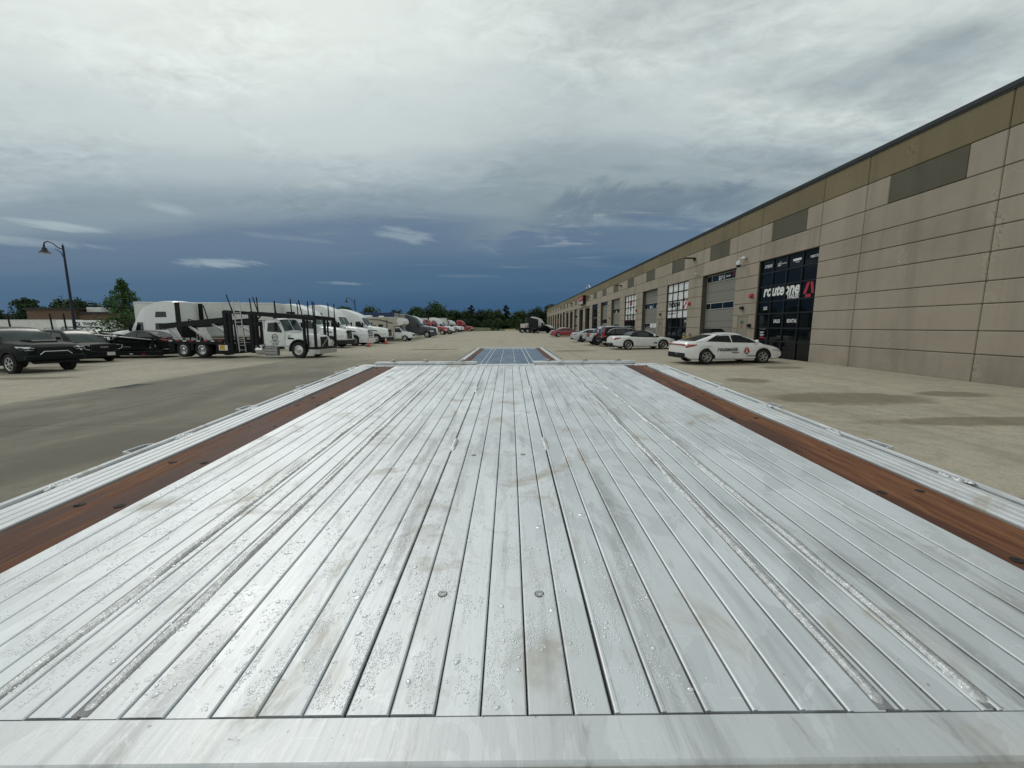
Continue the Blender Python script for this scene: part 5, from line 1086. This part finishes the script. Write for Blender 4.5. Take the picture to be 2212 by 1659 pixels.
for sgn in (-1, 1):
    d = vs_.side(([(-2.3, .5), (-1.42, .62)], [(-2.3, 1.15), (-1.3, 1.12)]), sgn, .012).build('door', RVW, rv); vs_.side(([(-2.25, 1.2), (-1.30, 1.18)], [(-2.25, 1.72), (-1.62, 1.72)]), sgn, .014).build('side_window', GLASS, d)
    for x0, x1, z0, z1, nm in ((-6.5, -5.5, 1.65, 2.2, 'window'), (-5.2, -4.7, 1.4, 2.1, 'window'), (-4.35, -3.75, .75, 2.2, 'coach_door')): MB().span(x0, x1, sgn * 1.18 - .012, sgn * 1.18 + .012, z0, z1, .008).build(nm, GLASS, rv)
    MB().prism([(-6.2, 2.95), (-4.0, 2.85), (-2.2, 2.35), (-2.6, 2.30), (-4.2, 2.70), (-6.2, 2.85)], 'Y', sgn * 1.182, sgn * 1.19).prism([(-4.5, 1.3), (-3.4, 1.1), (-2.36, .66), (-2.36, .86), (-3.4, 1.25), (-4.5, 1.42)], 'Y', sgn * 1.182, sgn * 1.19).build('swoosh_stripe', RVD, rv)
    for x, rr in ((-.95, .37), (-5.0, .37)): wheel(rv, x, sgn * .92, rr, .26, .24, 'truck', CHROME)
    MB().box((-1.5, sgn * 1.2, 1.35), (.12, .22, .3), .04).build('mirror', PLASTIC, rv)
    MB().box((-.06, sgn * .66, .92), (.1, .3, .14), .03).build('headlight', HEADL, rv)
MB().bar((-3.2, -1.22, .9), (-3.2, -1.22, 2.85), .05).build('awning_arm', BLACKP, rv); MB().box((-6.3, .2, 3.28), (1.1, .8, .26), .08).build('air_conditioner', RVW, rv); MB().box((-4.4, .2, 3.24), (.6, .6, .2), .07).build('roof_vent', RVW, rv)
MB().box((-.02, 0, .78), (.08, .9, .22), .03).build('grille', PLASTIC, rv); MB().box((.0, 0, .50), (.18, 1.9, .2), .05).build('bumper', CHROME, rv); MB().box((.03, 0, .64), (.02, .35, .12), .005).build('amber_plate', YELL, rv)
# traffic cones
CONE = simple('cone_orange', (.55, .06, .02), .5, var=.1); CSL = simple('cone_sleeve', (.6, .6, .58), .35)
def cone(x, y, label):
    t = thing('traffic_cone', label, 'traffic cone', (x, y, gz(x)), 0, 'orange traffic cones in the yard'); MB().box((0, 0, .025), (.40, .40, .05), .015).build('base', BLACKP, t); MB().lathe([(.16, .05), (.15, .07), (.035, .78), (.03, .80), (.001, .80)], (0, 0, 0), 'Z', 20).build('cone_body', CONE, t, 40)
    for a, b in ((.40, .56), (.62, .70)): f = lambda z: .152 - (z - .07) * .162 + .004; MB().lathe([(f(a), a), (f(b), b)], (0, 0, 0), 'Z', 20).build('reflective_sleeve', CSL, t, 40)
    return t
cone(-14.0, 40.3, 'orange traffic cone in front of the striped blue grille, nearer of two'); cone(-14.1, 46.3, 'orange traffic cone by the tractor beside the motorhome, farther of two')
# ------------------------------------------------------------------ car carrier: day cab, head rack and low trailer
hc = thing('car_carrier_truck', 'white day cab car carrier with a black rack, tall poles and silver ladder', 'truck', (-13.25, 26.95, gz(-13.2)), -7)
def chalf(q):
    zt = curve1([(-.98, 1.62), (.3, 1.52), (.9, 1.42), (1.10, 1.22)])(q); w = curve1([(-.98, 1.02), (.3, 1.0), (.9, .90), (1.1, .80)])(q); z0 = .55; d = abs(q)
    if d < .62: z0 = max(z0, .5 + math.sqrt(.62 ** 2 - d * d))
    z0 = min(z0, zt - .2); k = zt - z0
    return [(w, z0), (w, z0 + .04), (w * .99, z0 + k * .45), (w * .92, zt - .14), (w * .8, zt - .03), (w * .55, zt), (0, zt + .04)]
hs = Shell(chalf, sorted({-.98 + 2.08 * i / 16 for i in range(17)} | {.62 * s for s in (-1, -.98, -.8, -.5, 0, .5, .8, .98, 1)})); hs.mesh('hood', TW, hc, 34, False)
ctop = curve1([(-2.25, 2.46), (-1.55, 2.48), (-1.36, 2.42), (-.92, 1.60)])
def chalf2(q):
    zt = ctop(q); k = max(0, zt - 1.6); return [(1.02, .70), (1.05, .8), (1.06, 1.3), (1.05, min(1.65, zt - .05)), (1.05 - .10 * k, min(1.65, zt - .05) + (zt - min(1.65, zt - .05)) * .75), (.98 - .12 * k, zt - .03), (.6, zt), (0, zt + .03)]
cs_ = Shell(chalf2, [-2.25 + 1.33 * i / 20 for i in range(21)]); cs_.mesh('cab', TW, hc, 34)
for sgn in (-1, 1):
    cs_.top(-.97, -1.33, sgn * .03, sgn * .92, sgn * .03, sgn * .84, .01).build('windshield', WGLASS, hc)
    d = cs_.side(([(-2.12, .78), (-1.02, .78)], [(-2.12, 2.28), (-1.36, 2.28)]), sgn, .012).build('door', TW, hc); cs_.side(([(-2.05, 1.66), (-1.05, 1.60)], [(-2.02, 2.20), (-1.40, 2.22)]), sgn, .022).build('side_window', GLASS, d)
    MB().arc([(.52, sgn * .96), (.60, sgn * 1.04), (.68, sgn * 1.04), (.68, sgn * .9)], (0, 0, .5), 16).build('wheel_arch', BLACKP, hc); hs.side(([(.62, .84), (.98, .86)], [(.66, 1.08), (.96, 1.06)]), sgn, .02).build('headlight', HEADL, hc)
    wheel(hc, 0, sgn * .96, .5, .28, .30, 'truck', CHROME)
    for ax in (-7.95, -6.62): wheel(hc, ax, sgn * .95, .48, .56, .30, 'dual', CHROME)
    MB().box((-1.25, sgn * 1.32, 1.95), (.14, .2, .58), .04).bar((-1.2, sgn * 1.0, 2.2), (-1.25, sgn * 1.3, 2.1), .04).build('mirror', PLASTIC, hc); hs.side(([(-.75, 1.18), (-.30, 1.16)], [(-.75, 1.30), (-.32, 1.25)]), sgn, .012).build('hood_vent', PLASTIC, hc)
MB().box((1.10, 0, 1.0), (.10, .82, .66), .05).build('grille', DARKSTEEL, hc); MB().bar((1.165, -.38, .72), (1.165, .38, 1.30), .03, .05).build('grille_bar', CHROME, hc); MB().prism([(1.35, -1.0), (1.35, 1.0), (1.1, 1.16), (.75, 1.18), (.75, -1.18), (1.1, -1.16)], 'Z', .26, .56).build('bumper', ALLOY, hc)
MB().span(.75, 1.3, -1.16, 1.16, .56, .70, .03).build('bumper_step', BLACKP, hc)
MB().tube([(-2.4, -.85, .85), (-2.4, -.85, 2.35)], .10, 12).build('exhaust_stack', CHROME, hc); MB().box((-1.85, -1.0, .42), (.85, .35, .55), .04).build('step_box', ALLOY, hc)
b = MB()
for i in range(7):
    for j in range(3): b.box((-2.19 + i * .11, -1.18, .24 + j * .17), (.05, .012, .09), .003)
b.build('tread_hole', BLACKD, hc); MB().span(-2.45, -.62, -1.2, -1.12, .74, .80, .01).span(-2.4, -.9, -1.2, -1.14, .08, .13, .01).build('running_board', CHROME, hc)
MB().lathe([(.001, -2.5), (.30, -2.5), (.31, -2.45), (.31, -2.95), (.001, -3.0)], (0, -.85, .5), 'X', 16).build('air_tank', CHROME, hc)
MB().span(-8.9, -1, -.5, -.36, .55, .82).span(-8.9, -1, .36, .5, .55, .82).build('frame_rail', DARKSTEEL, hc)
MB().span(-9.0, -5.05, -1.22, -1.12, .86, 1.10, .01).span(-9.0, -5.05, 1.12, 1.22, .86, 1.10, .01).span(-9.0, -5.0, -1.1, 1.1, .80, .88).span(-5.6, -4.55, -1.22, 1.22, .22, .9, .03).span(-9.0, -8.55, -1.22, 1.22, .35, .86, .03).span(-7.38, -7.2, -1.2, 1.2, .45, .86).build('rear_body', BLACKP, hc)
for i in range(8):
    MB().span(-8.9 + i * .5, -8.65 + i * .5, -1.232, -1.222, 1.02, 1.08).build('reflector_tape', REDD if i % 2 else OFFW, hc)
MB().span(-5.35, -4.75, -1.24, -1.225, .46, .80).build('placard_board', OFFW, hc); MB().span(-5.28, -4.93, -1.246, -1.241, .50, .79).build('placard_panel', YELL, hc)
for sgn in (-1, 1):
    y = sgn * 1.12
    MB().bar((-9.5, y, 1.98), (-4.9, y, 2.38), .16, .32).build('ramp_beam', BLACKP, hc); MB().bar((-4.85, y, 2.90), (-.9, y, 2.66), .14, .20).bar((-.9, y, 2.66), (1.25, y, 2.44), .14, .24).bar((-3.0, y, 2.72), (-.4, y, 2.5), .10, .10).build('head_rack_beam', BLACKP, hc); MB().bar((-4.6, y, 2.22), (-2.5, y, 2.10), .12, .22).bar((-4.5, y, 2.35), (-2.6, y, 2.45), .06).build('mid_deck_beam', BLACKP, hc)
    for x, w, z0, z1 in ((-4.82, .26, .2, 2.95), (-4.48, .18, .3, 2.9), (-4.15, .12, .3, 2.3), (-3.05, .22, .3, 2.8), (-2.72, .12, .7, 2.6), (.50, .13, .66, 2.5), (.72, .05, .66, 2.5), (1.22, .13, .62, 2.46)): MB().span(x - w / 2, x + w / 2, y - .08, y + .08, z0, z1, .01).build('rack_post', BLACKP, hc)
    for x, z0, z1, ln in ((-6.0, 2.3, 3.3, -.28), (-4.25, 2.8, 3.95, -.35), (-2.95, 2.75, 3.7, -.08), (-2.5, 2.7, 3.78, -.05), (-1.35, 2.66, 3.55, -.03), (-.25, 2.6, 3.65, -.04), (.45, 2.55, 3.58, -.2), (.85, 2.5, 3.5, -.02), (1.25, 2.46, 3.46, 0)):
        if sgn > 0 and x in (-2.5, .45): continue
        MB().tube([(x, y, z0), (x + ln, y, z1)], .035, 6).build('tall_pole', BLACKP, hc)
    MB().bar((-8.2, y * .9, 1.1), (-9.1, y * .9, 1.85), .10).bar((-6.2, y * .9, 1.05), (-7.6, y * .9, 2.05), .10).bar((-4.9, y * .9, 1.6), (-6.0, y * .9, 2.2), .09).build('hydraulic_strut', STEEL, hc)
    MB().bar((-3.0, y, 2.0), (-2.2, y, 2.8), .07).bar((-2.2, y, 2.8), (-1.6, y, 2.66), .06).build('rack_brace', BLACKP, hc)
for x, z in ((-9.3, 1.98), (-7.5, 2.14), (-5.8, 2.30), (-4.6, 2.84), (-3.0, 2.76), (-1.2, 2.66), (.1, 2.56), (1.2, 2.44)): MB().bar((x, -1.1, z), (x, 1.1, z), .10).build('cross_member', BLACKP, hc)
for x in (-9.1, -6.95): MB().prism([(x, 1.90), (x + .55, 1.92), (x + 1.0, 1.12), (x + .45, 1.10)], 'Y', -1.05, -.98).build('tread_ramp', ALLOY, hc)
ld = MB()
for q in (-.22, .22): ld.bar((-3.62 + q, -1.32, .38), (-3.84 + q, -1.28, 3.55), .05)
ld.build('ladder', ALLOY, hc)
for i in range(11): MB().bar((-3.86 - .0 - i * .0205 + .02, -1.32 + i * .004, .5 + i * .29), (-3.40 - i * .0205, -1.32 + i * .004, .5 + i * .29), .03).build('ladder_rung', ALLOY, hc)
cyy = -(cs_.y_at(-1.6, 1.2) + .030)
MB().lathe([(.20, cyy), (.20, cyy - .004), (.165, cyy - .004), (.165, cyy)], (-1.55, 0, 1.30), 'Y', 24).build('door_emblem', BLACKD, hc); FW = ((1, 0, 0), (0, 0, 1))
text('door_lettering', 'PDT', .15, BLACKD, hc, (-1.55, cyy - .004, 1.25), FW, .01, 0, 1, 'CENTER'); text('door_lettering', 'LJ TRANSPORT', .10, BLACKD, hc, (-1.55, cyy - .004, 1.02), FW, .006, 0, .9, 'CENTER'); text('door_lettering', 'DOT 3245723\nMC 175843', .085, BLACKD, hc, (-1.55, cyy - .004, .90), FW, .006, 0, .9, 'CENTER')
text('hood_number', '011', .14, BLACKD, hc, (-.72, -(hs.y_at(-.5, 1.34) + .02), 1.34), FW, .006)
# low trailer behind it, with sloping tracks, and the sedan standing on it
ct = thing('car_carrier_trailer', 'low black car carrier trailer with pale sloping wheel tracks', 'trailer', (-22.9, 28.6, gz(-23)), -4)
for sgn in (-1, 1):
    y = sgn * 1.15; MB().span(-6.5, -.3, y - .06, y + .06, .16, .46, .02).bar((-6.4, y, .95), (-.2, y, .50), .08, .16).build('side_frame', BLACKP, ct)
    MB().bar((-12.8, y, 1.55), (-6.3, y, 1.42), .10, .16).build('upper_rail', BLACKP, ct); MB().bar((-6.6, y * .72, 1.62), (-1.0, y * .72, 1.16), .42, .05).build('track', BLACKP, ct)
    MB().bar((-6.6, y * .72, 1.655), (-1.0, y * .72, 1.195), .30, .012).build('track_tread', simple('pale_track_tread', (.5, .5, .48), .5, .3), ct)
    MB().bar((-12.6, y * .72, 1.0), (-6.6, y * .72, 1.0), .42, .06).build('lower_track', BLACKP, ct)
    for x in (-11.0, -7.9, -6.9) if sgn < 0 else (): MB().tube([(x, y, .4), (x - .16, y, 2.95)], .05, 6).build('tall_pole', BLACKP, ct)
    for x in (-6.4, -3.6, -.9): MB().span(x - .05, x + .05, y - .05, y + .05, .3, 1.35).build('post', BLACKP, ct)
    for x in (-11.0, -9.8): wheel(ct, x, sgn * .95, .42, .3, .24, 'dual', ALLOY)
for i in range(6): MB().span(-6.2 + i * .9, -5.95 + i * .9, -1.222, -1.212, .24, .30).build('reflector_tape', REDD if i % 2 else OFFW, ct)
for x in (-12.6, -9.6, -6.5, -3.6, -.4): MB().bar((x, -1.1, .42), (x, 1.1, .42), .12).build('cross_member', BLACKP, ct)
MB().span(-6.4, -.4, -1.05, 1.05, .22, .30).build('lower_deck', DARKSTEEL, ct); MB().box((-3.2, -1.2, .72), (1.4, .02, .05), .005).box((-4.9, -1.2, .80), (.5, .02, .05), .005).build('chrome_strip', CHROME, ct)
t, sh, cb, ft = sedan('sedan_car', 'black sedan with red tail lights on the low car carrier trailer', -25.6, 28.9, 176, CB, 4.75, 1.82, 1.45, 2.78, .33, 'five', CHROME)
t.location.z = gz(-25.6) + .40
# ------------------------------------------------------------------ far right: trucks at the end of the warehouse
tractor('white sleeper tractor facing the far bays', 11.2, 113.5, 10, TW, 4.1, 2.6)
bt = thing('tipper_trailer', 'black high sided box trailer beside the white far tractor', 'trailer', (6.6, 110, gz(6)), 8)
MB().prism([(-2.9, 1.2), (.1, 1.2), (.1, 3.45), (-2.6, 4.1), (-2.9, 4.1)], 'Y', -1.25, 1.25).build('box_body', simple('black_sheet', (.010, .011, .013), .45), bt); MB().span(-2.9, 0, -1.27, 1.27, 1.0, 1.2).build('chassis', DARKSTEEL, bt)
for x in (-2.2, -1.0):
    for sgn in (-1, 1): wheel(bt, x, sgn * .95, .5, .5, .3, 'dual', ALLOY)
fb = thing('flatbed_truck', 'flatbed with white panels and a red black striped box, farthest across the yard', 'truck', (4.1, 108.2, gz(4)), 4)
MB().span(-2.0, 0, -1.2, 1.2, 1.05, 1.35).build('chassis', DARKSTEEL, fb)
for i in range(4): MB().span(-2.0 + i * .30, -1.72 + i * .30, -1.22, -1.16, 1.35, 2.35, .01).build('side_panel', TRL, fb)
MB().span(-.75, .05, -1.24, 1.2, 1.35, 2.45, .02).build('striped_box', OFFW, fb); MB().prism([(-.75, 1.36), (-.45, 1.36), (-.6, 2.0), (-.45, 2.44), (-.75, 2.44)], 'Y', -1.25, -1.245).build('stripe', REDD, fb); MB().prism([(-.4, 2.0), (.04, 2.4), (.04, 2.2), (-.3, 1.85)], 'Y', -1.252, -1.246).prism([(-.4, 1.75), (.04, 1.9), (.04, 1.7), (-.1, 1.4), (-.3, 1.4)], 'Y', -1.252, -1.246).build('stripe', BLACKD, fb)
for x in (-1.5, -.2, 1.1):
    for sgn in (-1, 1): wheel(fb, x, sgn * .95, .5, .5, .3, 'dual', ALLOY)
MB().span(0, 1.9, -.5, .5, .75, 1.1).build('frame_rail', DARKSTEEL, fb)
# ------------------------------------------------------------------ lamp posts, drain, back-left buildings
LAMP = simple('dark_blue_lamp_post', (.012, .016, .035), .45, .3)
def lamp(x, y, h, label, s=1.0):
    t = thing('lamp_post', label, 'lamp post', (x, y, gz(x)), 0, 'lamp posts at the lot edge')
    MB().tube([(0, 0, .8), (0, 0, h)], .115, 12, .07).lathe([(.20, .0), (.20, .1), (.15, .4), (.12, .9)], (0, 0, 0), 'Z', 14).build('post', LAMP, t, 40)
    MB().tube([(0, 0, h - .9), (-.25, 0, h - .35), (-.62, 0, h - .10)], .03, 6).tube([(0, 0, h - .12), (-.35, 0, h - .02), (-.8, 0, h + .35), (-1.15, 0, h + .48), (-1.42, 0, h + .40), (-1.5, 0, h + .22)], .045, 8).build('arm', LAMP, t, 50)
    MB().lathe([(.001, .24), (.06, .22), (.07, .06), (.15, -.02), (.16, -.16), (.34, -.36), (.38, -.40), (.30, -.40)], (-1.5, 0, h), 'Z', 16).build('lamp_head', LAMP, t, 40); MB().lathe([(.28, -.39), (.24, -.47), (.001, -.52)], (-1.5, 0, h), 'Z', 14).build('globe', HEADL, t, 40); MB().lathe([(.05, 0), (.09, .08), (.04, .2), (.001, .34)], (0, 0, h), 'Z', 10).build('finial', LAMP, t, 40)
    return t
lamp(-35.75, 34.0, 8.45, 'tall dark lamp post with a hooked arm behind the dark wagons'); lamp(-28.1, 75, 6.7, 'small far lamp post with a hooked arm behind the white tractors')
dr = thing('drain_grate', 'dark iron storm drain grate set in the pavement gutter', 'drain', (-12.75, 13.7, gz(-12.75)))
MB().span(-.32, .32, -.02 - .5, -.44, -.05, .006).span(-.32, .32, .44, .52, -.05, .006).span(-.32, -.26, -.5, .5, -.05, .006).span(.26, .32, -.5, .5, -.05, .006).build('frame', DARKSTEEL, dr)
for i in range(9): MB().span(-.26, .26, -.42 + i * .1, -.37 + i * .1, -.03, .004).build('bar', DARKSTEEL, dr)
MB().span(-.26, .26, -.44, .44, -.06, -.05 + .052).build('pit', HOLE, dr) if False else MB().span(-.25, .25, -.43, .43, -.010, -.0005).build('pit', HOLE, dr)
BRK = simple('brown_brick', (.13, .085, .06), .9, var=.2, scale=3); ROOFM = simple('dark_roof_edge', (.02, .02, .022), .7)
bb = thing('brick_building', 'low brown brick building behind the training trailer', 'building', (-78, 78, gz(-40)))
MB().span(-12, 30, 0, 16, -.2, 4.55).span(-11.9, -3, -.6, 8, -.2, 5.3).build('wall', BRK, bb); MB().span(-12.3, 30.3, -.3, 16, 4.55, 4.9).span(-12.3, -2.6, -.9, 8, 5.3, 5.65).build('roof_edge', ROOFM, bb); MB().span(3, 14, 4, 12, 4.9, 6.2, .1).build('roof_hump', simple('grey_roofing', (.10, .095, .10), .8), bb); MB().span(-2.4, .4, 1, 3, 4.9, 5.8, .05).span(15.5, 20, 3, 8, 4.9, 5.7, .05).build('roof_unit', TRL, bb)
for i in range(6): MB().span(2 + i * 4.5, 4 + i * 4.5, -.03, .02, 2.0, 3.6).build('window', GLASS, bb)
for x0, nm in ((-63.0, 'plain pale trailer parked left of the training trailer'), (-76.5, 'plain pale trailer farthest left before the brick building')): box_trailer(nm, x0, 60, 0, 12.8, TRL, 3.2, .9)
cd = box_trailer('white trailer lettered CDL TRAINING behind the lamp post', -46.4, 48.6, 0, 5.4, WHITEP, 2.95, .8, False)
text('trailer_lettering', 'CDL', .72, BLACKD, cd, (-3.55, -1.305, 2.26), FW, .03, 0, .72); text('trailer_lettering', 'TRAINING', .46, BLACKD, cd, (-2.40, -1.305, 2.42), FW, .025, 0, .80); text('trailer_lettering', '2720', .42, BLACKD, cd, (-1.7, -1.305, 1.62), FW, .02, 0, .95)
pickup('pickup_truck', 'white pickup nosing out in front of the CDL TRAINING trailer', -44.0, 44.6, -25, CW, 5.6, 2.0, 1.95, 3.6, .4)
suv('suv_car', 'white van roof showing at the left edge above the green pickup', -47, 36, 0, CW, 5.2, 2.0, 2.35, 3.2, .38, rack=True, cat='van')
# ------------------------------------------------------------------ trees
BARK = simple('tree_bark', (.06, .048, .036), .95, var=.3, scale=10, bump=.4)
LEAF = [leaf_mat('leaf_deep', (.010, .028, .010), (.030, .070, .020)), leaf_mat('leaf_mid', (.014, .040, .012), (.048, .100, .026)), leaf_mat('leaf_olive', (.022, .044, .012), (.070, .105, .030)), leaf_mat('leaf_fresh', (.020, .058, .016), (.070, .150, .034))]
def leafy(seed, h, w, base, n, size, shape='round', clumps=26):
    """trunk with limbs, and leaf sprays gathered in clumps with gaps between them"""
    r_ = random.Random(seed); tk = MB(); tk.tube([(0, 0, -.1), (.03 * h * r_.uniform(-1, 1), 0, h * .3), (.03 * h * r_.uniform(-1, 1), .02 * h, h * .6), (0, 0, h * .86)], h * .022, 7, h * .005)
    cl = []
    for i in range(clumps):
        if shape == 'round':
            z = base + (h - base) * r_.random() ** .8; f = (z - base) / (h - base); rad = w / 2 * math.sqrt(max(.05, 1 - (f * 1.5 - .62) ** 2)); q = r_.random() ** .55
        elif shape == 'cone':
            f = (i + r_.random()) / clumps; z = base + (h - base) * f; rad = w / 2 * (1 - f) ** .75 * (1.12 if i % 3 else .7); q = r_.random() ** .5
        else:
            f = (i + .5) / clumps; z = base + (h - base) * f; rad = w / 2 * (1 - f) ** .9; q = r_.random() ** .3
        a = r_.random() * 6.283; c = Vector((math.cos(a) * rad * q, math.sin(a) * rad * q, z)); cl.append((c, (w * .17 if shape == 'round' else w * .13 * (1.1 - .8 * (z - base) / (h - base))) * r_.uniform(.6, 1.35)))
        tk.tube([(0, 0, max(base * .7, z * .72)), c * .5 + Vector((0, 0, z * .45)), c], h * .006, 4, h * .0015)
    lf = MB()
    for c, rr in cl:
        for _ in range(n // clumps):
            d = Vector((r_.gauss(0, 1), r_.gauss(0, 1), r_.gauss(0, .72))); d = d.normalized() * rr * r_.random() ** .4 * (1.25 if r_.random() < .12 else 1)
            p = c + d; u = Vector((r_.gauss(0, 1), r_.gauss(0, 1), r_.gauss(0, .6))).normalized(); v = u.cross(Vector((r_.gauss(0, 1), r_.gauss(0, 1), r_.gauss(0, 1)))).normalized(); s_ = size * r_.uniform(.55, 1.3)
            lf.add([p - u * s_ - v * s_ * .45, p + u * s_ * .2 - v * s_ * .6, p + u * s_ + v * s_ * .1, p + v * s_ * .6 - u * s_ * .1], [(0, 1, 2, 3)])
    def me(mb, nm, m):
        q = bpy.data.meshes.new(nm); q.from_pydata(mb.v, [], mb.f); q.update(); q.materials.append(m); return q
    return me(tk, 'trunk', BARK), me(lf, 'crown', LEAF[seed % 4])
KIT = [leafy(4, 10, 8.2, 1.0, 3400, .36, 'round', 46), leafy(5, 10, 8.2, .9, 3400, .37, 'round', 52), leafy(9, 10, 9.4, .6, 3400, .38, 'round', 44), leafy(8, 12, 6.0, .8, 2800, .34, 'cone', 46), leafy(13, 10, 8.0, .4, 3400, .35, 'round', 56), leafy(17, 9, 9.2, .5, 3400, .4, 'round', 40)]
def tree(kit, x, y, s, label, group=None, sz=1.0, leaf=None, name='tree', rz=None, cat='tree'):
    t = thing(name, label, cat, (x, y, gz(x) - .05), random.uniform(0, 360) if rz is None else rz, group); t.scale = (s, s, s * sz)
    part('trunk', kit[0], None, t); c = part('crown', kit[1] if leaf is None else leaf, None, t); return t
recol = {}
def crown(i, j):
    if (i, j) not in recol: q = KIT[i][1].copy(); q.materials.clear(); q.materials.append(LEAF[j]); recol[(i, j)] = q
    return recol[(i, j)]
near_k = leafy(7, 6.9, 5.4, 1.2, 6500, .10, 'cone', 110)
tree(near_k, -35.7, 38.5, .93, 'young feathery green tree behind the dark wagons by the lamp post', None, 1.0, None, 'locust_tree', 20)
rf = random.Random(5)
LBL = iter(['small dark tree at the left edge of the treeline', 'low round tree second from the left edge of the treeline', 'farthest low tree at the left edge, behind the pale trailer', 'round dark tree above the left corner of the brick building', 'smaller dark tree tucked left of the brick building corner', 'broad dark tree left of the tall lamp post, above the brick roof', 'broad dark tree crossed by the tall lamp post', 'dark tree right of the tall lamp post, above the brick roof', 'small olive tree at the right end of the brick building', 'small tree between the feathery tree and the ribbed trailer', 'lowest small tree beside the feathery tree'])
for x, y, s, sz, i, j in [(-122, 98, .72, .8, 0, 1), (-117, 100, .66, .85, 1, 0), (-128, 100, .7, .8, 4, 0), (-110, 95, .74, 1.05, 0, 0), (-114, 97, .5, 1.0, 1, 0), (-102, 95, .70, 1.1, 2, 0), (-98, 96, .74, 1.05, 4, 0), (-93.5, 96, .60, 1.0, 5, 0), (-62, 66, .42, .85, 1, 2), (-58, 64, .45, .9, 2, 1), (-56, 58, .32, .8, 0, 2)]:
    nm = next(LBL)
    tree(KIT[i], x, y, s, nm, 'trees behind the brick building', sz, crown(i, j))
LB2 = iter(['green tree left of the small far lamp post, over the tractor roofs', 'green tree right beside the small far lamp post', 'darker tree over the left part of the blue trailer', 'low tree right of the small far lamp post, behind the others', 'tall round tree over the pale grey trailer end', 'tallest tree over the dark grey tractor', 'farther tree right of the tallest one, over the red tractor'])
for x, y, s, sz, i, j in [(-41, 102, .80, .95, 0, 1), (-35, 104, .8, .95, 1, 0), (-33, 120, .82, .9, 2, 0), (-36, 112, .6, .9, 4, 1), (-27, 118, .82, 1.0, 0, 1), (-22, 122, .92, 1.05, 1, 1), (-25, 132, .8, 1, 5, 0)]:
    tree(KIT[i], x, y, s * .84, next(LB2), 'trees behind the row of tractors', sz, crown(i, j))
for k in range(46):
    x = -46 + k * 1.62 + rf.uniform(-1, 1); y = rf.uniform(188, 202); i = rf.choice((0, 1, 2, 4, 5)); j = rf.choice((0, 0, 1, 1, 2)); s = rf.uniform(.72, .90) * (1.0 if abs(x + 20) < 16 or x > 2 else .88)
    if -7 < x < 3: s *= .92
    tree(KIT[i], x, y, s, 'leafy green tree in the wood closing the far end of the yard', 'trees of the wood at the far end', rf.uniform(.88, 1.02), crown(i, j))
for k in range(26):
    x = -40 + k * 2.5 + rf.uniform(-1, 1); tree(KIT[rf.choice((1, 2, 5))], x, rf.uniform(178, 186), rf.uniform(.34, .52), 'low bushy tree along the front of the far wood', 'low bushes before the far wood', 1.0, crown(2, rf.choice((0, 1, 2))), 'bush', None, 'bush')
for x, s, lb in ((-18.2, .93, 'pointed tree standing above the far wood left of the yard centre'), (-2.6, .92, 'broad topped pine above the far wood by the sandy track')):
    tree(KIT[3], x, 187, s * 1.5, lb, None, .66, crown(3, 0))
for x, y, s in ((21, 178, .98), (26, 180, 1.06), (17.5, 184, 1.0)): tree(KIT[0], x, y, s, {21: 'dark tree against the far end of the warehouse', 26: 'tallest tree by the far end of the warehouse, half behind it', 17.5: 'dark tree over the white far tractor, left of the warehouse end'}[x], 'trees at the end of the warehouse', 1.0, crown(0, 1))
for x, y, s, nm in ((-7.6, 163, .30, 'taller pointed shrub left of the sandy track'), (-5.6, 166, .2, 'smallest shrub at the left edge of the sandy track'), (2.2, 163, .32, 'pointed shrub right of the sandy track, by the flatbed')): tree(KIT[3], x, y, s * 1.2, nm, 'shrubs by the sandy track', 1.0, crown(3, 2), 'shrub', None, 'shrub')
# lettering becomes plain meshes
bpy.context.view_layer.update()
_dg = bpy.context.evaluated_depsgraph_get()
for o in [q for q in bpy.data.objects if q.type == 'FONT']:
    me = bpy.data.meshes.new_from_object(o.evaluated_get(_dg)); me.name = o.name
    if not me.materials: me.materials.append(o.data.materials[0])
    n = bpy.data.objects.new(o.name, me); nm = o.name; COL.objects.link(n); n.parent = o.parent; n.matrix_local = o.matrix_local.copy()
    bpy.data.objects.remove(o); n.name = nm
